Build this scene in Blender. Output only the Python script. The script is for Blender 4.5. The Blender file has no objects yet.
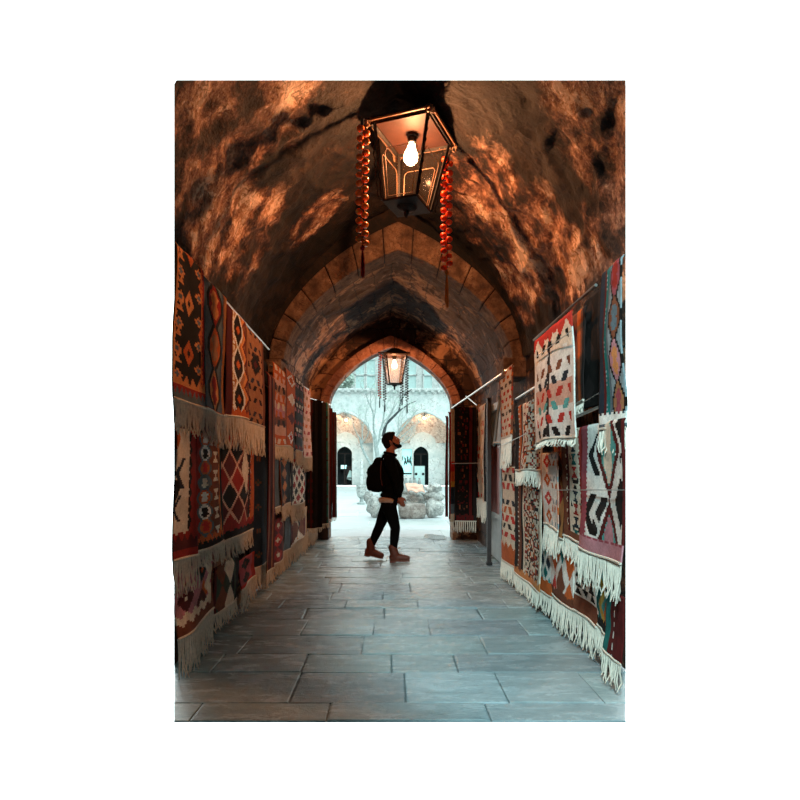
import bpy, bmesh, math, random
from mathutils import Vector, Matrix, noise
random.seed(7)
SC = bpy.context.scene
COL = SC.collection
F = 600.0            # focal length in pixels of the 800 px frame
CZ = 1.31            # eye height of the photographer
VX, VY = 391.0, 465.0
V3 = Vector

def PX(px, d): return (px - VX) / F * d
def PZ(py, d): return CZ + (VY - py) / F * d
def PT(px, py, d): return V3((PX(px, d), d, PZ(py, d)))

def s2l(c):
    return c / 12.92 if c <= 0.04045 else ((c + 0.055) / 1.055) ** 2.4
def hx(h):
    h = h.lstrip('#')
    return tuple(s2l(int(h[i:i + 2], 16) / 255) for i in (0, 2, 4))

# ------------------------------------------------------------------ materials
def new_mat(name):
    m = bpy.data.materials.new(name); m.use_nodes = True
    nt = m.node_tree; b = nt.nodes['Principled BSDF']
    return m, nt, b
def N(nt, typ, **kw):
    n = nt.nodes.new(typ)
    for k, v in kw.items(): setattr(n, k, v)
    return n
def ramp(nt, fac, stops):
    r = N(nt, 'ShaderNodeValToRGB'); e = r.color_ramp.elements
    while len(e) < len(stops): e.new(0.5)
    for i, (p, c) in enumerate(stops):
        e[i].position = p; e[i].color = (c[0], c[1], c[2], 1)
    nt.links.new(fac, r.inputs[0]); return r.outputs[0]
def noise_n(nt, vec, scale, detail=6, rough=.6, dist=0.0):
    n = N(nt, 'ShaderNodeTexNoise'); n.inputs['Scale'].default_value = scale
    n.inputs['Detail'].default_value = detail; n.inputs['Roughness'].default_value = rough
    n.inputs['Distortion'].default_value = dist
    if vec is not None: nt.links.new(vec, n.inputs['Vector'])
    return n.outputs['Fac']
def mixc(nt, fac, a, b, mode='MIX'):
    m = N(nt, 'ShaderNodeMix', data_type='RGBA', blend_type=mode)
    if isinstance(fac, (int, float)): m.inputs[0].default_value = fac
    else: nt.links.new(fac, m.inputs[0])
    for i, v in ((6, a), (7, b)):
        if isinstance(v, tuple): m.inputs[i].default_value = (v[0], v[1], v[2], 1)
        else: nt.links.new(v, m.inputs[i])
    return m.outputs[2]
def bump(nt, b, h, strength, dist=0.02):
    n = N(nt, 'ShaderNodeBump'); n.inputs['Strength'].default_value = strength
    n.inputs['Distance'].default_value = dist
    nt.links.new(h, n.inputs['Height']); nt.links.new(n.outputs[0], b.inputs['Normal'])
def plain(name, c, rough=.6, metal=0.0, var=.25, scale=18, bumpk=.15):
    m, nt, b = new_mat(name)
    tc = N(nt, 'ShaderNodeTexCoord').outputs['Object']
    f = noise_n(nt, tc, scale)
    lo = tuple(x * (1 - var) for x in c); hi = tuple(min(1, x * (1 + var)) for x in c)
    nt.links.new(ramp(nt, f, [(.3, lo), (.7, hi)]), b.inputs['Base Color'])
    b.inputs['Roughness'].default_value = rough; b.inputs['Metallic'].default_value = metal
    if bumpk: bump(nt, b, noise_n(nt, tc, scale * 4), bumpk, .01)
    return m
def emit(name, c, s):
    m, nt, b = new_mat(name)
    b.inputs['Base Color'].default_value = (*c, 1)
    b.inputs['Emission Color'].default_value = (*c, 1); b.inputs['Emission Strength'].default_value = s
    return m
def wool(name, scale=160):
    m, nt, b = new_mat(name)
    a = N(nt, 'ShaderNodeAttribute', attribute_name='Col').outputs['Color']
    tc = N(nt, 'ShaderNodeTexCoord').outputs['Object']
    f = noise_n(nt, tc, 9, 4, .7); g = noise_n(nt, tc, scale, 2, .7)
    w = ramp(nt, f, [(.3, (.72, .70, .68)), (.7, (1.1, 1.1, 1.1))])
    w2 = ramp(nt, g, [(.3, (.75, .75, .75)), (.7, (1.1, 1.1, 1.1))])
    c = mixc(nt, 1.0, mixc(nt, 1.0, a, w, 'MULTIPLY'), w2, 'MULTIPLY')
    nt.links.new(c, b.inputs['Base Color'])
    b.inputs['Roughness'].default_value = .95
    b.inputs['Specular IOR Level'].default_value = .15
    bump(nt, b, g, .4, .006)
    return m

def plaster_mat(name, stops, sc=1.0, soot_shade=None, chips=.35, bk=1.0):
    m, nt, b = new_mat(name)
    tc = N(nt, 'ShaderNodeTexCoord').outputs['Object']
    f1 = noise_n(nt, tc, 1.9 * sc, 9, .62, .15)
    f2 = noise_n(nt, tc, 6 * sc, 8, .66, .1)
    f3 = noise_n(nt, tc, 34 * sc, 5, .7)
    mm = N(nt, 'ShaderNodeMath', operation='MULTIPLY_ADD'); nt.links.new(f2, mm.inputs[0]); mm.inputs[1].default_value = .62
    nt.links.new(f1, mm.inputs[2])
    m2 = N(nt, 'ShaderNodeMath', operation='MULTIPLY_ADD'); nt.links.new(f3, m2.inputs[0]); m2.inputs[1].default_value = .34
    nt.links.new(mm.outputs[0], m2.inputs[2])
    m3 = N(nt, 'ShaderNodeMath', operation='MULTIPLY'); nt.links.new(m2.outputs[0], m3.inputs[0]); m3.inputs[1].default_value = 1 / 1.96
    c = ramp(nt, m3.outputs[0], stops)
    vo = N(nt, 'ShaderNodeTexVoronoi', feature='DISTANCE_TO_EDGE'); vo.inputs['Scale'].default_value = 2.6 * sc
    wv = N(nt, 'ShaderNodeVectorMath', operation='ADD'); nn = N(nt, 'ShaderNodeTexNoise'); nn.inputs['Scale'].default_value = 3
    nn.inputs['Detail'].default_value = 5
    nt.links.new(tc, nn.inputs['Vector']); nt.links.new(tc, wv.inputs[0]); nt.links.new(nn.outputs['Color'], wv.inputs[1])
    nt.links.new(wv.outputs[0], vo.inputs['Vector'])
    ck = ramp(nt, vo.outputs['Distance'], [(0, (.25, .22, .2)), (.03, (1, 1, 1))])
    gate = ramp(nt, f1, [(.48, (0, 0, 0)), (.56, (1, 1, 1))])
    ck2 = mixc(nt, gate, (1.0, 1.0, 1.0), ck)
    c = mixc(nt, 1.0, c, ck2, 'MULTIPLY')
    # flaked stone chips: hard edged cells with tones of their own
    v2 = N(nt, 'ShaderNodeTexVoronoi', feature='F1'); v2.inputs['Scale'].default_value = 7.5 * sc; v2.inputs['Randomness'].default_value = 1
    sv = N(nt, 'ShaderNodeVectorMath', operation='MULTIPLY_ADD'); nt.links.new(nn.outputs['Color'], sv.inputs[0]); sv.inputs[1].default_value = (.35, .35, .35); nt.links.new(tc, sv.inputs[2])
    nt.links.new(sv.outputs[0], v2.inputs['Vector'])
    bw = N(nt, 'ShaderNodeRGBToBW'); nt.links.new(v2.outputs['Color'], bw.inputs[0])
    chip = ramp(nt, bw.outputs[0], [(.25, (.55, .5, .47)), (.5, (.95, .93, .9)), (.75, (1.2, 1.15, 1.1))])
    c = mixc(nt, chips, c, mixc(nt, 1.0, c, chip, 'MULTIPLY'))
    if soot_shade:                                         # sooty crown with the lantern's shade painted in, ragged at its edges
        best = None                                 # patches left pale paint the lantern's light onto plaster, the rest is blackened
        for px, py_, pz, r in soot_shade:
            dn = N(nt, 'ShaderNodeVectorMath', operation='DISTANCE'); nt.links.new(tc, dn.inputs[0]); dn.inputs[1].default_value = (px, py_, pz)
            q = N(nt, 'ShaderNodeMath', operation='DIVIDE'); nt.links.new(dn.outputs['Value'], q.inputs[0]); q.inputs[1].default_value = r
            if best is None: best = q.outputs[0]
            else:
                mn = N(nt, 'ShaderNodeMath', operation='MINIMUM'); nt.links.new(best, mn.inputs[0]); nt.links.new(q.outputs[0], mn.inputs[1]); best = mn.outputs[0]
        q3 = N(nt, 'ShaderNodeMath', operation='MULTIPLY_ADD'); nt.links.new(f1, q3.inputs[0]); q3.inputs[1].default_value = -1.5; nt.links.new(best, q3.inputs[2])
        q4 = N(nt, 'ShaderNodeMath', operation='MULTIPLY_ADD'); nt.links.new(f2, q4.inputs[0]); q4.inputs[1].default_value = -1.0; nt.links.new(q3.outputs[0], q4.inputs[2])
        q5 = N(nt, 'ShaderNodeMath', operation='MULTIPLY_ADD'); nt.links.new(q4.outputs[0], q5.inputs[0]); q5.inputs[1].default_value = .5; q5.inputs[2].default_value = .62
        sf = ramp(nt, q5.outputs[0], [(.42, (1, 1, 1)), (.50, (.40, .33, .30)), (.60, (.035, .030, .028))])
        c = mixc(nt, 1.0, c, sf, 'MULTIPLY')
    nt.links.new(c, b.inputs['Base Color']); b.inputs['Roughness'].default_value = .85
    bump(nt, b, m2.outputs[0], bk, .06)
    return m

M = {}
M['wool'] = wool('woven_wool')
M['cotton'] = plain('fringe_cotton', hx('#d8cab8'), .95, 0, .18, 60, .3)
M['cotton_grey'] = plain('fringe_grey', hx('#c9cfcc'), .95, 0, .18, 60, .3)
M['vault'] = plaster_mat('sooty_plaster_lit_patches', [(.41, hx('#1a110d')), (.455, hx('#3d281e')), (.49, hx('#7a5240')), (.505, hx('#9a7058')), (.535, hx('#b98c6e')), (.545, hx('#dcb89c')), (.6, hx('#ecd2bb'))], 1.0, [(-1.0, 3.8, 3.45, .66), (-1.3, 4.1, 2.98, .50), (-1.2, 5.0, 3.2, .40), (1.06, 5.45, 3.5, .66), (.80, 6.0, 3.78, .36), (1.32, 5.0, 3.1, .50), (1.24, 3.5, 3.25, .46), (1.42, 3.9, 2.8, .36), (-.75, 5.9, 3.75, .3), (1.35, 6.2, 3.1, .4)], .85)  # centres and radii of patches painted as lantern light on the vault
M['iron'] = plain('black_iron', hx('#120f0d'), .7, .0, .3, 30, .3)
M['iron_pale'] = plain('worn_brass_bar', hx('#a07a5c'), .5, .2, .2, 30, .2)
M['tin'] = plain('lantern_tin', hx('#4a2c1e'), .6, .0, .2, 12, .1)
M['rod'] = plain('bare_steel_rod', hx('#b9b4ac'), .3, .8, .1, 40, .05)
M['wood_dark'] = plain('dark_wood', hx('#2a1d18'), .6, 0, .4, 14, .4)
M['door_red'] = plain('red_brown_door', hx('#7c4038'), .6, 0, .25, 12, .3)
M['door_grey'] = plain('grey_painted_wood', hx('#9aa3a2'), .6, 0, .2, 12, .3)
M['skin'] = plain('skin', hx('#a9654a'), .55, 0, .06, 20, .03)
M['hair'] = plain('black_hair', hx('#120e0d'), .7, 0, .3, 90, .5)
M['jacket'] = plain('black_jacket', hx('#070708'), .95, 0, .25, 30, .3)
M['jeans'] = plain('black_jeans', hx('#08090b'), .95, 0, .25, 40, .3)
M['shirt'] = plain('grey_shirt', hx('#b8a59b'), .9, 0, .08, 30, .2)
M['pack'] = plain('black_pack', hx('#080706'), .95, 0, .3, 40, .3)
M['pack_trim'] = plain('dark_red_trim', hx('#4a1d18'), .7, 0, .2, 40, .2)
M['boot'] = plain('brown_leather', hx('#643220'), .55, 0, .25, 30, .25)
M['sole'] = plain('boot_sole', hx('#6a3826'), .8, 0, .2, 30, .2)
M['lace'] = plain('boot_lace', hx('#c9a890'), .9, 0, .1, 30, 0)
M['eye'] = plain('eye_white', hx('#e8e2da'), .3, 0, .02, 10, 0)
M['iris'] = plain('dark_iris', hx('#20140e'), .3, 0, .02, 10, 0)
M['white_stone'] = plaster_mat('white_stone', [(.36, hx('#9fa9a8')), (.47, hx('#cfd6d4')), (.6, hx('#eef0ee'))], 1.5, None, .2, .6)
M['rock'] = plaster_mat('heap_rock', [(.38, hx('#7d8585')), (.47, hx('#b4bbba')), (.56, hx('#dadedc'))], 3.2, None, .6, .8)
M['yard_wall'] = plaster_mat('yard_wall_stone', [(.36, hx('#aebcbb')), (.45, hx('#d3dcda')), (.6, hx('#eceeec'))], .7, None, .12, .25)
M['brick'] = plaster_mat('niche_brick', [(.40, hx('#8f7466')), (.47, hx('#cdbcb0')), (.56, hx('#ece4dc'))], 3)
M['dark_room'] = plain('dark_shop_inside', hx('#20282a'), .8, 0, .4, 4, 0)
M['teal_panel'] = plain('pale_teal_board', hx('#c3e0dd'), .6, 0, .1, 5, 0)
M['bark'] = plain('pale_bark', hx('#b3bebc'), .9, 0, .3, 14, .6)
M['leaf'] = plain('dusty_leaf', hx('#b4c8bc'), .8, 0, .3, 20, 0)
M['bead_red'] = plain('red_orange_bead', hx('#f2501f'), .3, 0, .15, 25, 0)
M['bead_amber'] = plain('amber_bead', hx('#ff8436'), .3, 0, .2, 25, 0)
M['bead_dark'] = plain('dark_bead', hx('#3a302c'), .35, 0, .2, 25, 0)
M['tassel_red'] = plain('crimson_silk', hx('#a01823'), .8, 0, .2, 60, .2)
M['tassel_gold'] = plain('ochre_silk', hx('#c0762c'), .8, 0, .2, 60, .2)
M['tassel_dark'] = plain('dark_silk', hx('#2b2a2c'), .8, 0, .2, 60, .2)
M['grout'] = plain('floor_grout', hx('#5f6868'), .9, 0, .3, 20, .3)
for k in ('jacket', 'jeans', 'pack', 'hair', 'cotton'): M[k].node_tree.nodes['Principled BSDF'].inputs['Specular IOR Level'].default_value = .12
for k in ('bead_red', 'bead_amber'):
    b = M[k].node_tree.nodes['Principled BSDF']
    b.inputs['Subsurface Weight'].default_value = .35; b.inputs['Subsurface Radius'].default_value = (.03, .008, .003)

def slab_mat(name, lo, hi, rough):
    m, nt, b = new_mat(name)
    tc = N(nt, 'ShaderNodeTexCoord').outputs['Object']
    a = N(nt, 'ShaderNodeAttribute', attribute_name='Col').outputs['Color']
    mp = N(nt, 'ShaderNodeMapping'); mp.inputs['Scale'].default_value = (1.0, 2.6, 1); mp.inputs['Rotation'].default_value = (0, 0, .25)
    nt.links.new(tc, mp.inputs[0])
    f = noise_n(nt, mp.outputs[0], 3.2, 8, .65, .4); g = noise_n(nt, mp.outputs[0], 24, 6, .7, .8)
    c = mixc(nt, 1.0, ramp(nt, f, [(.3, lo), (.7, hi)]), a, 'MULTIPLY')
    c = mixc(nt, 1.0, c, ramp(nt, g, [(.3, (.84, .84, .84)), (.6, (1.04, 1.04, 1.04))]), 'MULTIPLY')
    nt.links.new(c, b.inputs['Base Color'])
    r = ramp(nt, f, [(.3, (rough - .12,) * 3), (.7, (rough + .18,) * 3)])
    nt.links.new(r, b.inputs['Roughness'])
    ad = N(nt, 'ShaderNodeMath', operation='MULTIPLY_ADD'); nt.links.new(g, ad.inputs[0]); ad.inputs[1].default_value = .5; nt.links.new(f, ad.inputs[2])
    bump(nt, b, ad.outputs[0], .55, .02)
    return m
M['slab'] = slab_mat('worn_paving', hx('#879798'), hx('#adbcbd'), .20)
M['yard_slab'] = slab_mat('yard_paving', hx('#a3afaf'), hx('#c9d1d1'), .5)

def block_mat(name, mortar, soot_shade):
    """Coursed stone on UVs (u along the arc, v along the passage), with sooty blotches."""
    m, nt, b = new_mat(name)
    uv = N(nt, 'ShaderNodeUVMap').outputs[0]
    tc = N(nt, 'ShaderNodeTexCoord').outputs['Object']
    nn = N(nt, 'ShaderNodeTexNoise'); nn.inputs['Scale'].default_value = 4; nn.inputs['Detail'].default_value = 4
    nt.links.new(tc, nn.inputs['Vector'])
    sc = N(nt, 'ShaderNodeVectorMath', operation='SCALE'); sc.inputs['Scale'].default_value = .16; nt.links.new(nn.outputs['Color'], sc.inputs[0])
    ad = N(nt, 'ShaderNodeVectorMath', operation='ADD'); nt.links.new(uv, ad.inputs[0]); nt.links.new(sc.outputs[0], ad.inputs[1])
    br = N(nt, 'ShaderNodeTexBrick'); nt.links.new(ad.outputs[0], br.inputs['Vector'])
    br.inputs['Scale'].default_value = 1; br.inputs['Brick Width'].default_value = .55; br.inputs['Row Height'].default_value = .27
    br.inputs['Mortar Size'].default_value = .012; br.inputs['Mortar Smooth'].default_value = .3
    br.inputs['Color1'].default_value = (*hx('#c99a74'), 1); br.inputs['Color2'].default_value = (*hx('#a8795a'), 1)
    br.inputs['Mortar'].default_value = (*mortar, 1)
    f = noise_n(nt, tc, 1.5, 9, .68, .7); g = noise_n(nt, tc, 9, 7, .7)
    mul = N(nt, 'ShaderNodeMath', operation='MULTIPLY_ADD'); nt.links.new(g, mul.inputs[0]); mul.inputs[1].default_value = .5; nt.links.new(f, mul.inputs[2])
    so = ramp(nt, mul.outputs[0], [(soot_shade - .06, (1, 1, 1)), (soot_shade + .05, (.10, .075, .06))])
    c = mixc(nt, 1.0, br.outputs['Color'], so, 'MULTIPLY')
    c = mixc(nt, 1.0, c, ramp(nt, g, [(.3, (.7, .68, .66)), (.7, (1.1, 1.1, 1.1))]), 'MULTIPLY')
    nt.links.new(c, b.inputs['Base Color']); b.inputs['Roughness'].default_value = .85
    h = N(nt, 'ShaderNodeMath', operation='MULTIPLY_ADD'); nt.links.new(br.outputs['Fac'], h.inputs[0]); h.inputs[1].default_value = -.6; nt.links.new(g, h.inputs[2])
    bump(nt, b, h.outputs[0], .8, .04)
    return m
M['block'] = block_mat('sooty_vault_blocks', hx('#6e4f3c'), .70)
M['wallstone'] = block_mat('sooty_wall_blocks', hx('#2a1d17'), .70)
M['ring'] = plaster_mat('arch_stone', [(.36, hx('#38261c')), (.46, hx('#604838')), (.56, hx('#8a6b55')), (.66, hx('#b09078'))], 2.2)
M['lip'] = plaster_mat('arch_lip_plaster', [(.34, hx('#6a4232')), (.5, hx('#a5705a')), (.66, hx('#bf927a'))], 2.2)

def glass_mat(name, tint, rough=.05, alpha=.12):
    m, nt, b = new_mat(name)
    b.inputs['Base Color'].default_value = (*tint, 1); b.inputs['Roughness'].default_value = rough
    b.inputs['Alpha'].default_value = alpha
    return m
M['glass'] = glass_mat('dusty_glass', hx('#8a7a6a'), .15, .04)
M['frost'] = glass_mat('frosted_glass', hx('#d8c8b4'), .6, .30)
M['bulb'] = emit('lit_bulb', (1.0, .62, .36), 30); M['bulb'].node_tree.nodes['Principled BSDF'].inputs['Alpha'].default_value = .3

M['bulb_far'] = emit('lit_bulb_far', (1.0, .62, .38), 14); M['bulb_far'].node_tree.nodes['Principled BSDF'].inputs['Alpha'].default_value = .3
M['spot'] = emit('small_spot_lamp', (1.0, .60, .33), 260)
M['screen'] = emit('lit_screen', hx('#bff5f5'), 1.3)
M['shoplight'] = emit('lit_shop_window', hx('#aef0ee'), .75)

# ------------------------------------------------------------------ mesh builder
class MB:
    def __init__(s): s.v = []; s.f = []; s.c = []; s.uv = None
    def add(s, vs, fs, col=None):
        o = len(s.v); s.v += [V3(p) for p in vs]
        s.f += [tuple(i + o for i in f) for f in fs]; s.c += [col] * len(fs)
    def box(s, c, size, rot=None, bev=0):
        bm = bmesh.new(); bmesh.ops.create_cube(bm, size=1)
        for v in bm.verts: v.co = V3((v.co.x * size[0], v.co.y * size[1], v.co.z * size[2]))
        if bev: bmesh.ops.bevel(bm, geom=bm.edges[:] + bm.verts[:], offset=bev, segments=2, affect='EDGES', profile=.6)
        s.from_bm(bm, Matrix.Translation(c) @ (rot.to_4x4() if rot else Matrix.Identity(4)))
    def from_bm(s, bm, mtx=None):
        bm.verts.index_update()
        vs = [(mtx @ v.co) if mtx else v.co.copy() for v in bm.verts]
        s.add(vs, [[v.index for v in f.verts] for f in bm.faces]); bm.free()
    def tube(s, pts, rads, n=8, cap=True):
        pts = [V3(p) for p in pts]
        if isinstance(rads, (int, float)): rads = [rads] * len(pts)
        up = V3((0, 0, 1)); rings = []; ref = None
        for i, p in enumerate(pts):
            t = (pts[min(i + 1, len(pts) - 1)] - pts[max(i - 1, 0)])
            if t.length < 1e-9: t = V3((0, 0, 1))
            t.normalize()
            if ref is None: ref = V3((1, 0, 0)) if abs(t.x) < .8 else V3((0, 1, 0))
            a = (ref - t * ref.dot(t)).normalized(); ref = a; b = t.cross(a)
            rings.append([p + (a * math.cos(2 * math.pi * k / n) + b * math.sin(2 * math.pi * k / n)) * rads[i] for k in range(n)])
        vs = [q for r in rings for q in r]; fs = []
        for i in range(len(rings) - 1):
            for k in range(n):
                fs.append((i * n + k, i * n + (k + 1) % n, (i + 1) * n + (k + 1) % n, (i + 1) * n + k))
        if cap: fs.append(tuple(reversed(range(n)))); fs.append(tuple((len(rings) - 1) * n + k for k in range(n)))
        s.add(vs, fs)
    def lathe(s, prof, c=(0, 0, 0), n=20):
        c = V3(c); vs = []; fs = []
        for r, z in prof:
            for k in range(n): vs.append(c + V3((r * math.cos(2 * math.pi * k / n), r * math.sin(2 * math.pi * k / n), z)))
        for i in range(len(prof) - 1):
            for k in range(n): fs.append((i * n + k, i * n + (k + 1) % n, (i + 1) * n + (k + 1) % n, (i + 1) * n + k))
        fs.append(tuple(reversed(range(n)))); fs.append(tuple((len(prof) - 1) * n + k for k in range(n)))
        s.add(vs, fs)
    def ball(s, c, r, sub=2, scale=(1, 1, 1), rot=None, rough=0, seed=0):
        bm = bmesh.new(); bmesh.ops.create_icosphere(bm, subdivisions=sub, radius=1)
        for v in bm.verts:
            k = 1 + rough * noise.noise(v.co * 1.3 + V3((seed * 3.1, seed * 1.7, seed))) if rough else 1
            if rough: k += rough * .4 * noise.noise(v.co * 3.7 + V3((seed, 0, seed)))
            v.co = V3((v.co.x * scale[0], v.co.y * scale[1], v.co.z * scale[2])) * r * k
        s.from_bm(bm, Matrix.Translation(c) @ (rot.to_4x4() if rot else Matrix.Identity(4)))
    def capsule(s, p0, r0, p1, r1, n=14):
        p0 = V3(p0); p1 = V3(p1); d = p1 - p0; L = d.length; t = d / L if L else V3((0, 0, 1))
        pts = []; rr = []
        for k in range(5, 0, -1):
            a = k / 5 * math.pi / 2 * .97; pts.append(p0 - t * r0 * math.sin(a)); rr.append(r0 * math.cos(a))
        pts.append(p0); rr.append(r0); pts.append(p1); rr.append(r1)
        for k in range(1, 6):
            a = k / 5 * math.pi / 2 * .97; pts.append(p1 + t * r1 * math.sin(a)); rr.append(r1 * math.cos(a))
        s.tube(pts, rr, n)
    def build(s, name, mat, parent=None, local=False, smooth=False, edge=None):
        off = V3((0, 0, 0)); p = parent
        while p is not None and not local: off = off + p.location; p = p.parent
        me = bpy.data.meshes.new(name)
        me.from_pydata([tuple(q - off) for q in s.v], [], s.f)
        me.materials.append(mat if not isinstance(mat, str) else M[mat])
        if any(c is not None for c in s.c):
            at = me.color_attributes.new('Col', 'FLOAT_COLOR', 'CORNER'); buf = []
            for f, c in zip(s.f, s.c): buf += [c[0], c[1], c[2], 1.0] * len(f)
            at.data.foreach_set('color', buf)
        if s.uv is not None:
            ul = me.uv_layers.new(name='UVMap'); buf = []
            for f in s.f:
                for i in f: buf += [s.uv[i][0], s.uv[i][1]]
            ul.data.foreach_set('uv', buf)
        if smooth: me.polygons.foreach_set('use_smooth', [True] * len(me.polygons))
        me.update(); me.validate()
        o = bpy.data.objects.new(name, me); COL.objects.link(o)
        if parent is not None: o.parent = parent
        return o

def tag(o, label=None, cat=None, group=None, kind=None):
    if label: o['label'] = label
    if cat: o['category'] = cat
    if group: o['group'] = group
    if kind: o['kind'] = kind
    return o
def thing(name, label, cat, loc=(0, 0, 0), group=None):
    o = bpy.data.objects.new(name, None); COL.objects.link(o); o.location = loc; o.empty_display_size = .1
    return tag(o, label, cat, group)
def struct(o): o['kind'] = 'structure'; return o

# ------------------------------------------------------------------ the passage
# Only the stretch of passage that the photograph sees is modelled: its near
# end is where the view begins (side walls, vault and paving start there).
SL, SR, ST, SB = 217 / F, 235 / F, 385 / F, 255 / F
WL, WR = -1.42, 1.50            # wall faces
CX, HW = .04, 1.46              # vault centre line and half width
D1, D2, D3 = 6.8, 10.5, 11.0    # arch ring, courtyard arch (inner and outer face)

def prof(u):
    u = min(1, abs(u)); return .63 * math.sqrt(max(0, 1 - u * u)) + .37 * (1 - u)
def arch_pts(cx, hw, zs, za, n):
    out = []
    for i in range(n + 1):
        a = math.pi * i / n; u = -math.cos(a)
        out.append((cx + hw * u, zs + (za - zs) * prof(u)))
    return out

def near_start(x, z):
    return max(abs(x) / (SL if x < 0 else SR), (z - CZ) / ST, (CZ - z) / SB, 2.6)

def vault(name, mat, cx, hw, zs, za, y1, y0=None, n=210, m=190, amp=.05, seed=0):
    pts = arch_pts(cx, hw, zs, za, n); mb = MB(); mb.uv = []
    arc = [0]
    for i in range(n): arc.append(arc[-1] + math.hypot(pts[i + 1][0] - pts[i][0], pts[i + 1][1] - pts[i][1]))
    for i, (x, z) in enumerate(pts):
        a = pts[max(i - 1, 0)]; b = pts[min(i + 1, n)]
        nx, nz = (b[1] - a[1]), -(b[0] - a[0]); l = math.hypot(nx, nz); nx /= l; nz /= l
        ys = near_start(x, z) if y0 is None else y0
        for j in range(m + 1):
            y = ys + (y1 - ys) * j / m
            q = V3((x, y, z)) + V3((seed, seed, 0))
            d = noise.fractal(q * 1.6, .9, 2.1, 5) * amp + noise.noise(q * 6) * amp * .35
            vd = noise.voronoi(q * 2.9 + V3((d, d, d)) * 4)[0]; d += (min(.22, vd[1] - vd[0]) - .11) * amp * 1.6
            d *= min(1, (y - ys) / .25) if y0 is None else 1
            d *= min(1, (y1 - y) / .1 + .15)
            mb.v.append(V3((x - nx * d, y, z - nz * d))); mb.uv.append((y, arc[i]))
    w = m + 1
    for i in range(n):
        for j in range(m):
            mb.f.append((i * w + j, i * w + j + 1, (i + 1) * w + j + 1, (i + 1) * w + j)); mb.c.append(None)
    return struct(mb.build(name, mat, smooth=True))
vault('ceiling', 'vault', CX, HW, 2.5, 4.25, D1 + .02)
vault('ceiling_inner', 'block', CX, 1.44, 2.5, 3.90, D2 + .02, D1, amp=.035, seed=5)

def wall(name, x, y1, z1, mat, sgn):
    mb = MB(); mb.uv = []; n, m = 110, 40
    for j in range(m + 1):
        z = z1 * j / m
        ys = max(abs(x) / (SL if x < 0 else SR), (CZ - z) / SB)
        for i in range(n + 1):
            y = ys + (y1 - ys) * i / n
            d = noise.fractal(V3((x, y * 1.5, z * 1.5)), .9, 2, 4) * .02 * min(1, (y - ys) / .3)
            mb.v.append(V3((x + sgn * abs(d), y, z))); mb.uv.append((y, z))
    w = n + 1
    for j in range(m):
        for i in range(n): mb.f.append((j * w + i, j * w + i + 1, (j + 1) * w + i + 1, (j + 1) * w + i)); mb.c.append(None)
    return struct(mb.build(name, mat, smooth=True))
wall('wall_left', WL, D2, 2.56, M['wallstone'], -1)
wall('wall_right', WR, D2, 2.56, M['wallstone'], 1)

def annulus(mb, y, inner, outer, y2=None):
    n = len(inner) - 1
    vs = [V3((x, y, z)) for x, z in inner] + [V3((x, y, z)) for x, z in outer]
    fs = [(i, i + 1, n + 1 + i + 1, n + 1 + i) for i in range(n)]
    mb.add(vs, fs)
    if y2 is not None:
        vs = [V3((x, y, z)) for x, z in inner] + [V3((x, y2, z)) for x, z in inner]
        mb.add(vs, fs)

def voussoirs(name, mat, cx, hw0, za0, hw1, za1, zs, y0, y1, nb, gap=.006, jit=.01):
    """an arch ring of separate cut stones: one structure mesh"""
    mb = MB(); rnd = random.Random(len(name) + nb)
    K = 6
    pin = arch_pts(cx, hw0, zs, za0, nb * K); pout = arch_pts(cx, hw1, zs, za1, nb * K)
    for b in range(nb):
        sub = MB(); dy = rnd.uniform(-jit, jit); dr = rnd.uniform(-jit, jit)
        idx = range(b * K, b * K + K + 1); pi = [pin[i] for i in idx]; po = [pout[i] for i in idx]
        def pull(L, t=.010):
            a, c = L[0], L[-1]; ln = max(1e-6, math.hypot(c[0] - a[0], c[1] - a[1]))
            ux, uz = (c[0] - a[0]) / ln, (c[1] - a[1]) / ln
            L = list(L); L[0] = (a[0] + ux * gap, a[1] + uz * gap); L[-1] = (c[0] - ux * gap, c[1] - uz * gap); return L
        pi = pull(pi); po = pull(po); n = K + 1
        vs = [V3((x, y0 + dy, z + dr * .5)) for x, z in pi] + [V3((x, y0 + dy, z)) for x, z in po] + \
             [V3((x, y1, z + dr * .5)) for x, z in pi] + [V3((x, y1, z)) for x, z in po]
        fs = []
        for i in range(K):
            fs += [(i, i + 1, n + i + 1, n + i), (2 * n + i + 1, 2 * n + i, 3 * n + i, 3 * n + i + 1),
                   (i + 1, i, 2 * n + i, 2 * n + i + 1), (n + i, n + i + 1, 3 * n + i + 1, 3 * n + i)]
        fs += [(0, n, 3 * n, 2 * n), (n - 1, 3 * n - 1, 4 * n - 1, 2 * n - 1)]
        bm = bmesh.new(); bv = [bm.verts.new(q) for q in vs]
        for f in fs: bm.faces.new([bv[i] for i in f])
        bmesh.ops.recalc_face_normals(bm, faces=bm.faces)
        ed = [e for e in bm.edges if len(e.link_faces) == 2 and e.calc_face_angle(0) > .7]
        bmesh.ops.bevel(bm, geom=ed, offset=.009, segments=1, affect='EDGES')
        mb.from_bm(bm)
    return struct(mb.build(name, mat))
voussoirs('trim_1', M['ring'], CX + .04, 1.29, 3.74, 1.46, 4.06, 2.5, D1 - .02, D1 + .36, 13)
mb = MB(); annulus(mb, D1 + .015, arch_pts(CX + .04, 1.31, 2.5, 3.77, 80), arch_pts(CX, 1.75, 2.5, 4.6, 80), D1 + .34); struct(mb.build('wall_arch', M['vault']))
# impost blocks the ring springs from
mb = MB()
mb.box((WL + .06, D1 + .16, 2.43), (.24, .40, .15), bev=.015); mb.box((WR - .10, D1 + .10, 2.40), (.30, .46, .22), bev=.02)
struct(mb.build('trim_2', M['ring']))

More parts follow.
